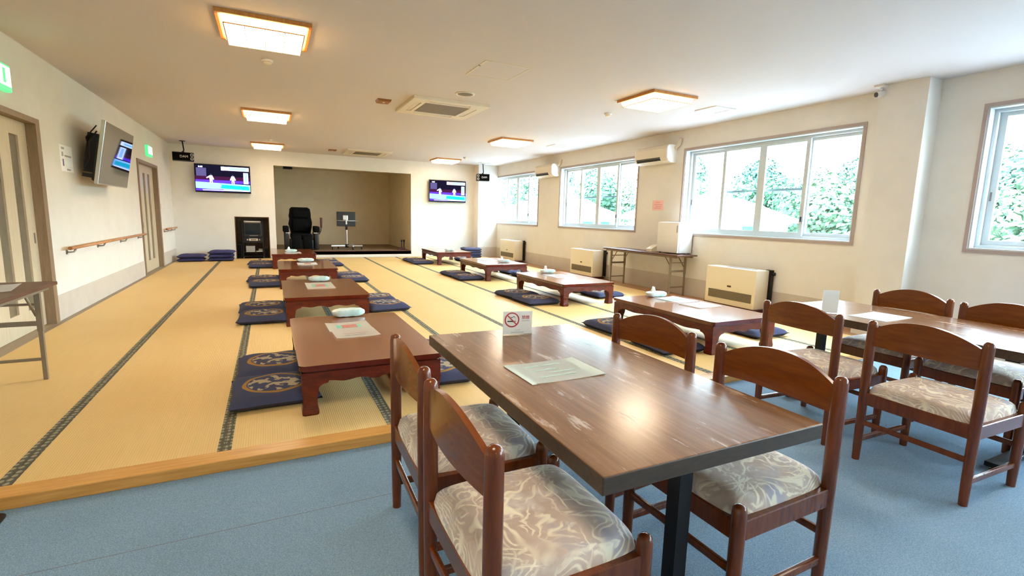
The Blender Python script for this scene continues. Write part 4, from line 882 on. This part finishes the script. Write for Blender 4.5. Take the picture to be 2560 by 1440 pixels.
CP = {('door', 0): [(-0.01, 3.66, 0.03), (0.0, 4.27, 0.02), (1.12, 3.66, 0.0), (1.12, 4.27, 0.05)], ('door', 1): [(-0.10, 6.35, -0.03), (-0.12, 6.96, 0.03), (1.36, 6.62, 0.08), (1.34, 7.22, -0.02)],
      ('door', 2): [(-0.09, 9.28, 0.05), (-0.13, 9.92, -0.03), (1.36, 9.55, -0.03), (1.34, 10.18, 0.05)], ('door', 3): [(-0.19, 12.36, 0.02), (-0.22, 13.0, -0.04), (1.27, 12.45, 0.03), (1.24, 13.1, 0.0)],
      ('window', 0): [(3.56, 3.66, -0.05), (3.58, 4.52, 0.04), (5.00, 3.80, 0.03), (4.98, 4.45, -0.03)], ('window', 1): [(3.555, 6.40, 0.04), (3.54, 7.0, 0.16), (4.93, 6.62, 0.05), (4.95, 7.25, -0.05)],
      ('window', 2): [(3.55, 9.24, -0.03), (3.53, 9.90, 0.06), (4.94, 9.35, 0.0), (4.96, 10.0, 0.04)], ('window', 3): [(3.51, 12.52, 0.0), (3.50, 13.15, 0.05), (4.97, 12.55, 0.05), (4.98, 13.15, 0.0)]}
kk = 0
for (row, i), cs in CP.items():
    for j, (x, y, rz) in enumerate(cs):
        side = ('door' if j < 2 else 'window'); end = ('step' if j % 2 == 0 else 'stage')
        cushion(x, y, rz, 'navy cushion on %s side, %s end, of %s low table in %s-side row' % (side, end, ordw[i], row), kk % 3); kk += 1
# spare cushions piled along the stage wall
pile = [obj('spare_cushion', pillow(0, 0, 0.29, 0.27, 0.085, 5), 'stack_cloth', smooth=True, angle=60)]
def spare(x, y, z, rz, label, group):
    if 'label' not in pile[0]: o = pile[0]; o.location = (x, y, z); o.rotation_euler = (0, 0, rz)
    else: o = dup(pile[0], (x, y, z), rz)
    tag(o, label, 'cushion', group)
nmz = ['bottom', 'second', 'third', 'fourth', 'top']
for k, rz in enumerate((0.02, -0.03)):
    spare(-1.74+0.01*k, 14.18, 0.003+k*0.087, rz, 'spare dark cushion in the corner pile by the handrail wall, %s' % ('bottom' if k == 0 else 'top'), 'spare cushions piled at the stage wall')
for k, rz in enumerate((0.02, 0.05, -0.04)):
    spare(-1.12+0.012*k, 14.22, 0.003+k*0.087, rz, 'spare dark cushion in the pile beside the niche, %s' % ('bottom', 'middle', 'top')[k], 'spare cushions piled at the stage wall')
for k in range(4):
    cushion(5.52+0.02*(k % 2), 14.18, 0.05*(-1)**k, 'navy cushion in the stacked pile by the back corner pillar, %s' % ('bottom', 'second', 'third', 'top')[k], k % 3, 'cushions stacked by the back corner').location.z = 0.003+k*0.072

# ------------------------------------------------------------------ things on the low tables
def sheet(label, x, y, z, rz, w, d, base='paper_cream', prints=(), curl=0.006, group=None):
    t = thing('menu_sheet', label, 'menu', (x, y, z), rz, group)
    bm = nb(); n = 8
    rows = [[bm.verts.new((-w/2+w*i/n, -d/2+d*j, 0.0008+curl*abs(2*i/n-1)**3)) for j in (0, 0.5, 1)] for i in range(n+1)]
    for a, b in zip(rows, rows[1:]):
        for j in range(2): bm.faces.new((a[j], b[j], b[j+1], a[j+1]))
    bmesh.ops.solidify(bm, geom=list(bm.faces), thickness=-0.0006)
    obj('page', bm, base, t, smooth=True)
    for ip, (m_, x0, x1, y0, y1) in enumerate(prints):
        bm = nb(); box(bm, x0*w, x1*w, y0*d, y1*d, 0.0012, 0.0021+0.0002*ip); obj('print_block', bm, m_, t)
    return t
PR = [('print_green', -0.48, 0.48, -0.16, 0.20), ('print_red', -0.16, 0.20, -0.15, 0.19), ('ink_red', -0.42, 0.42, -0.40, -0.395)]
def tissue(label, x, y, z, rz, s=1.0, peak=True):
    t = thing('tissue_pack', label, 'tissue pack', (x, y, z), rz, 'soft tissue packs on the low tables')
    bm = nb(); n = 10; m_ = 8; top = {}
    hx, hy, hh = 0.135*s, 0.07*s, 0.068*s
    for i in range(n+1):
        for j in range(m_):
            a = 2*PI*j/m_; uu = 2*i/n-1; k = (1-abs(uu)**5*0.55); c, sn = math.cos(a), math.sin(a)
            yy = hy*math.copysign(abs(c)**0.55, c)*k; zz = hh*0.5+hh*0.5*math.copysign(abs(sn)**0.55, sn)*k*(1+0.08*math.sin(i*2.1+j))
            top[i, j] = bm.verts.new((hx*uu, yy, max(0.0, zz)))
    for i in range(n):
        for j in range(m_): bm.faces.new((top[i, j], top[i+1, j], top[i+1, (j+1) % m_], top[i, (j+1) % m_]))
    bm.faces.new([top[0, j] for j in range(m_)]); bm.faces.new([top[n, j] for j in range(m_)])
    obj('wrapper', bm, 'tissue_pack', t, smooth=True, angle=50)
    if peak:
        bm = nb(); q = [bm.verts.new((-0.05*s+0.018*s*math.cos(a)*2, 0.03*s*math.sin(a), hh*0.96)) for a in [k*PI/4 for k in range(8)]]; tp = [bm.verts.new((-0.045*s+0.02*s*math.cos(a+0.4), 0.012*s*math.sin(a+0.4), hh+0.045*s+0.02*s*math.sin(3*a))) for a in [k*PI/4 for k in range(8)]]
        for i in range(8): bm.faces.new((q[i], q[(i+1) % 8], tp[(i+1) % 8], tp[i]))
        bm.faces.new(tp); obj('tissue', bm, 'tissue_white', t)
    return t
Z = TH+0.0005
def tl(i, row): return '%s %s-row low table from the step' % (ordw[i], row)
sheet('cream menu sheet with food picture on the '+tl(0, 'door'), 0.56, 4.21, Z, 0.02, 0.34, 0.34, 'paper_cream', PR[:2], group='menus on low tables')
sheet('second cream menu sheet overlapping another on the '+tl(0, 'door'), 0.575, 3.93, Z+0.004, 0.05, 0.33, 0.27, 'paper_cream', [('ink_red', -0.4, 0.4, 0.0, 0.01), ('ink_grey', -0.4, 0.2, -0.2, -0.19)], group='menus on low tables')
tissue('mint tissue pack on the '+tl(0, 'door'), 0.62, 4.66, Z, 0.05, 1.05, False)
sheet('menu sheet on the '+tl(1, 'door'), 0.55, 6.72, Z, 0.0, 0.33, 0.60, 'paper_cream', PR, group='menus on low tables')
tissue('white and mint tissue pack on the '+tl(1, 'door'), 0.58, 7.20, Z, -0.05, 1.0, False)
sheet('menu sheet on the '+tl(2, 'door'), 0.585, 9.66, Z, 0.0, 0.33, 0.42, 'paper_mint', PR[1:], group='menus on low tables')
tissue('mint tissue pack on the '+tl(2, 'door'), 0.585, 10.05, Z, 0.0, 1.05, False)
sheet('menu sheet on the '+tl(3, 'door'), 0.45, 12.28, Z, 0.05, 0.33, 0.42, 'paper', [], group='menus on low tables')
tissue('mint tissue pack with a raised tissue on the '+tl(3, 'door'), 0.42, 12.55, Z, 0.1, 0.95, True)
sheet('menu sheet on the '+tl(0, 'window')+', next to tissues', 4.38, 4.40, Z, 0.05, 0.34, 0.40, 'paper', PR[:1], group='menus on low tables')
sheet('menu sheet on the '+tl(0, 'window')+', step end', 4.36, 4.00, Z+0.003, 0.03, 0.36, 0.30, 'paper_cream', [], group='menus on low tables')
tissue('tissue pack on the '+tl(0, 'window'), 4.32, 4.67, Z, -0.1, 1.0, True)
sheet('menu sheet on the '+tl(1, 'window'), 4.22, 6.84, Z, 0.0, 0.34, 0.42, 'paper', PR[1:2], group='menus on low tables')
tissue('tissue pack on the '+tl(1, 'window'), 4.29, 7.32, Z, -0.2, 0.95, True)
sheet('menu sheet on the '+tl(2, 'window'), 4.22, 9.85, Z, 0.0, 0.32, 0.5, 'paper', [], group='menus on low tables')
tissue('tissue pack on the '+tl(2, 'window'), 4.34, 9.22, Z, -0.2, 0.95, True)
sheet('menu sheet on the '+tl(3, 'window'), 4.10, 12.90, Z, 0.0, 0.32, 0.42, 'paper', [], group='menus on low tables')
tissue('tissue pack on the '+tl(3, 'window'), 4.29, 12.52, Z, -0.1, 0.95, False)
# papers on the folding table by the door
sheet('white paper on the door-side folding table, at its stage end', -1.72, 4.45, 0.7005, 0.2, 0.30, 0.42, 'paper', [], group='papers on the folding table')
sheet('pale pink paper on the door-side folding table', -1.86, 4.18, 0.7035, -0.1, 0.26, 0.37, 'paper_pink', [], group='papers on the folding table')
sheet('white paper on the door-side folding table, by its front edge', -1.60, 3.93, 0.7005, 0.4, 0.20, 0.28, 'paper', [], group='papers on the folding table')

# ------------------------------------------------------------------ dining tables
DT = 0.64-ZC
def dining_proto():
    t = thing('dining_table', 'x', 'dining table'); a, b = 0.428, 0.775
    bm = nb(); box(bm, -a, a, -b, b, DT-0.052, DT, bev=0.004)
    for q in bm.faces: q.material_index = 0 if (q.normal.z > 0.9 or q.calc_center_median().z > DT-0.0005) else 1
    obj('tabletop', bm, ['worn_top', 'table_edge'], t)
    for e in (-1, 1):
        y = e*0.61; bm = nb(); box(bm, -0.026, 0.026, y-0.026, y+0.026, 0.045, DT-0.075)
        fr = obj('leg', bm, 'black_iron', t)
        bm = nb(); box(bm, -0.33, 0.33, y-0.03, y+0.03, DT-0.078, DT-0.052); obj('support_bar', bm, 'black_iron', t)
        bm = nb(); box(bm, -0.36, 0.36, y-0.035, y+0.035, 0.018, 0.046, bev=0.004); ft = obj('foot', bm, 'black_iron', t)
        for s in (-1, 1): bm = nb(); lathe(bm, [(0.02, 0), (0.02, 0.008), (0.006, 0.012), (0.006, 0.02)], s*0.33, y, 10); obj('foot_screw', bm, 'black_plastic', ft)
    bm = nb(); box(bm, -0.02, 0.02, -0.61, 0.61, DT-0.10, DT-0.078); obj('spine_bar', bm, 'black_iron', t)
    return t
d1 = dining_proto(); d1.location = (1.150, 1.68, ZC); d1.rotation_euler = (0, 0, -0.012); tag(d1, 'worn brown wooden dining table with the no-smoking card, before the tatami step', 'dining table', 'dining tables on the carpet')
d2 = dup(d1, (3.90, 1.725, ZC), 0.0, 'brown wooden dining table on the carpet nearest the pillar', 'dining tables on the carpet')

# ------------------------------------------------------------------ chairs
def chair_proto():
    t = thing('dining_chair', 'x', 'chair', group='wooden dining chairs with patterned seats'); hw, dp = 0.25, 0.47
    for s in (-1, 1):
        bm = nb(); lathe(bm, [(0.0185, 0), (0.021, 0.10), (0.0235, 0.40), (0.0245, 0.60), (0.0235, 0.785), (0.021, 0.80), (0.013, 0.809), (0, 0.812)], 0, s*hw, 18); obj('leg', bm, 'chair_wood', t, smooth=True)
        bm = nb(); lathe(bm, [(0.0185, 0), (0.021, 0.08), (0.0235, 0.30), (0.0235, 0.43), (0.021, 0.446), (0.013, 0.455), (0, 0.458)], dp, s*hw, 18); obj('leg', bm, 'chair_wood', t, smooth=True)
        bm = nb(); box(bm, 0.015, dp-0.015, s*hw-0.013, s*hw+0.013, 0.332, 0.402, bev=0.003, seg=1); obj('seat_rail', bm, 'chair_wood', t)
        bm = nb(); box(bm, 0.01, dp-0.01, s*hw-0.010, s*hw+0.010, 0.105, 0.135, bev=0.006); obj('stretcher', bm, 'chair_wood', t)
    for x, z in ((0.0, 0.225), (dp, 0.225)):
        bm = nb(); box(bm, x-0.010, x+0.010, -hw+0.01, hw-0.01, z-0.014, z+0.014, bev=0.006); obj('stretcher', bm, 'chair_wood', t)
    for x in (0, dp): bm = nb(); box(bm, x-0.013, x+0.013, -hw+0.015, hw-0.015, 0.332, 0.402, bev=0.003, seg=1); obj('seat_rail', bm, 'chair_wood', t)
    # arched, gently bowed back panel
    bm = nb(); n = 18; cols = []
    for i in range(n+1):
        y = (2*i/n-1)*(hw-0.008); k = y/hw; bow = -0.028*(1-k*k); zt = 0.760+0.080*(1-abs(k)**2.1); zb = 0.672+0.004*(1-k*k)
        cols.append([bm.verts.new((bow+dx, y, z)) for dx, z in ((-0.009, zb), (0.009, zb), (0.009, zt), (-0.009, zt))])
    for a, b in zip(cols, cols[1:]):
        for j in range(4): bm.faces.new((a[j], a[(j+1) % 4], b[(j+1) % 4], b[j]))
    bm.faces.new(cols[0]); bm.faces.new(cols[-1]); ed = [e for e in bm.edges if len(e.link_faces) == 2 and abs(e.calc_face_angle(0)) > 0.8 and abs(e.verts[0].co.y-e.verts[1].co.y) > 0.005]
    bmesh.ops.bevel(bm, geom=ed, offset=0.003, segments=2, affect='EDGES'); obj('backrest', bm, 'chair_panel', t, smooth=True)
    # upholstered seat, rounded corners
    bm = nb(); n = 20; top = {}
    for i in range(n+1):
        for j in range(n+1):
            uu, vv = 2*i/n-1, 2*j/n-1; uu = math.sin(uu*PI/2)*0.55+uu*0.45; vv = math.sin(vv*PI/2)*0.55+vv*0.45
            k = 1-0.06*(uu*uu*vv*vv)**2
            hgt = 0.062*max(0.0, (1-abs(uu)**7)*(1-abs(vv)**7))**0.36
            top[i, j] = bm.verts.new((dp/2-0.002+0.243*uu*k, 0.243*vv*k, 0.402+hgt))
    for i in range(n):
        for j in range(n): bm.faces.new((top[i, j], top[i+1, j], top[i+1, j+1], top[i, j+1]))
    ring = [top[i, 0] for i in range(n)]+[top[n, j] for j in range(n)]+[top[i, n] for i in range(n, 0, -1)]+[top[0, j] for j in range(n, 0, -1)]
    bm.faces.new(ring); obj('seat', bm, 'seat_fabric', t, smooth=True, angle=75)
    return t
ch = chair_proto()
CH = [(0.442, 1.215, 0.0, 'wooden chair with swirl-patterned seat, tatami-aisle side of worn table, away from the step'), (0.465, 1.845, -0.03, 'wooden chair with swirl-patterned seat, aisle side of worn table, next to the step'),
      (1.750, 1.215, PI+0.02, 'wooden chair facing the aisle across the worn table, away from the step'), (1.745, 1.905, PI+0.10, 'wooden chair facing the aisle across the worn table, next to the step'),
      (3.005, 1.945, -0.07, 'wooden chair at the pillar table, back to the worn table, next to the step'), (2.972, 1.262, -0.03, 'wooden chair at the pillar table, back to the worn table, away from the step'),
      (4.490, 2.035, PI-0.02, 'wooden chair on the pillar side of the pillar table, next to the step'), (4.39, 1.42, PI-0.03, 'wooden chair on the pillar side of the pillar table, away from the step')]
for i, (x, y, rz, lb) in enumerate(CH):
    if i == 0: ch.location = (x, y, ZC); ch.rotation_euler = (0, 0, rz); ch['label'] = lb
    else: dup(ch, (x, y, ZC), rz, lb)

# ------------------------------------------------------------------ things on the dining tables
ZD = 0.6405
t = thing('table_sign', 'clear stand with a white no-smoking card on the worn dining table', 'sign', (1.178, 2.312, ZD), -0.20)
bm = nb(); box(bm, -0.080, 0.080, -0.002, 0.002, 0.004, 0.128); obj('card', bm, 'paper', t)
bm = nb(); box(bm, -0.084, 0.084, -0.0045, -0.0035, 0.0, 0.130); box(bm, -0.084, 0.084, 0.0035, 0.0045, 0.0, 0.130); box(bm, -0.084, 0.094, -0.030, 0.030, 0.0, 0.003); obj('acrylic_stand', bm, 'acrylic', t)
yy = -0.0028
def ring(bm, cx, cz, r0, r1, n=32):
    a = [bm.verts.new((cx+r0*math.cos(2*PI*i/n), yy, cz+r0*math.sin(2*PI*i/n))) for i in range(n)]; b = [bm.verts.new((cx+r1*math.cos(2*PI*i/n), yy, cz+r1*math.sin(2*PI*i/n))) for i in range(n)]
    for i in range(n): bm.faces.new((a[i], a[(i+1) % n], b[(i+1) % n], b[i]))
cx, cz = -0.032, 0.082
bm = nb(); ring(bm, cx, cz, 0.034, 0.041)
bm.faces.new([bm.verts.new((cx+a*0.7071-b*0.7071, yy, cz-a*0.7071-b*0.7071)) for a, b in ((-0.035, -0.003), (0.035, -0.003), (0.035, 0.003), (-0.035, 0.003))]); obj('ban_ring', bm, 'ink_red', t)
yy = -0.0025
bm = nb(); bm.faces.new([bm.verts.new((cx+a, yy, cz+b)) for a, b in ((-0.025, -0.011), (0.010, -0.011), (0.010, -0.005), (-0.025, -0.005))])
for a0 in (0.013, 0.018): bm.faces.new([bm.verts.new((cx+a, yy, cz+b)) for a, b in ((a0, -0.011), (a0+0.003, -0.011), (a0+0.003, -0.005), (a0, -0.005))])
sm = [(-0.008, 0.022), (-0.006, 0.013), (0.002, 0.012), (0.006, 0.017), (0.013, 0.018), (0.018, 0.010), (0.019, 0.002)]
for (a, b), (c, d) in zip(sm, sm[1:]): bm.faces.new([bm.verts.new((cx+p, yy, cz+q)) for p, q in ((a, b-0.0017), (c, d-0.0017), (c, d+0.0017), (a, b+0.0017))])
obj('cigarette_symbol', bm, 'ink_black', t)
text('kanji', '禁煙', 0.022, 'ink_red', t, (0.044, -0.0026, 0.093), (PI/2, 0, 0))
for x0, x1, z0, z1 in ((0.022, 0.066, 0.0745, 0.077), (-0.016, 0.016, 0.025, 0.0265), (-0.036, 0.036, 0.012, 0.0145)):
    bm = nb(); box(bm, x0, x1, -0.0027, -0.002, z0, z1); obj('small_print', bm, 'ink_faint', t)
t = thing('table_sign', 'clear stand with a white card seen from behind on the pillar table', 'sign', (3.60, 2.12, ZD), -0.55)
bm = nb(); box(bm, -0.055, 0.055, -0.001, 0.001, 0.004, 0.165); obj('card', bm, 'paper', t)
bm = nb(); box(bm, -0.058, 0.058, -0.0035, -0.0025, 0.0, 0.168); box(bm, -0.058, 0.058, 0.0025, 0.0035, 0.0, 0.168); box(bm, -0.058, 0.058, -0.03, 0.03, 0, 0.003); obj('acrylic_stand', bm, 'acrylic', t)
sheet('pale mint laminated menu on the worn dining table', 1.04, 1.695, ZD, 0.01, 0.345, 0.255, 'paper_mint', [('paper', -0.5, -0.44, -0.5, 0.5), ('paper_cream', 0.36, 0.5, -0.48, 0.48), ('print_mint', -0.3, -0.1, 0.27, 0.31), ('print_mint', -0.05, 0.2, 0.27, 0.31), ('print_mint', -0.28, 0.1, 0.05, 0.08), ('print_mint', -0.1, 0.25, -0.1, -0.07), ('print_mint', -0.3, 0.2, -0.26, -0.23)], curl=0.004)
sheet('white menu sheet on the pillar table', 3.82, 1.905, ZD, 0.05, 0.36, 0.245, 'paper', [], curl=0.003)
# mat at the foot of the step
t = thing('floor_mat', 'dark purple mat on the carpet at the foot of the step', 'mat', (-1.56, 2.41, ZC))
bm = nb(); prism(bm, rrect(-0.48, 0.48, -0.29, 0.29, 0.03), 'z', 0.0, 0.012); obj('pile', bm, 'dark_mat', t)
bm = nb(); prism(bm, rrect(-0.495, 0.495, -0.305, 0.305, 0.035), 'z', 0.0, 0.006); obj('edge', bm, 'black_plastic', t)
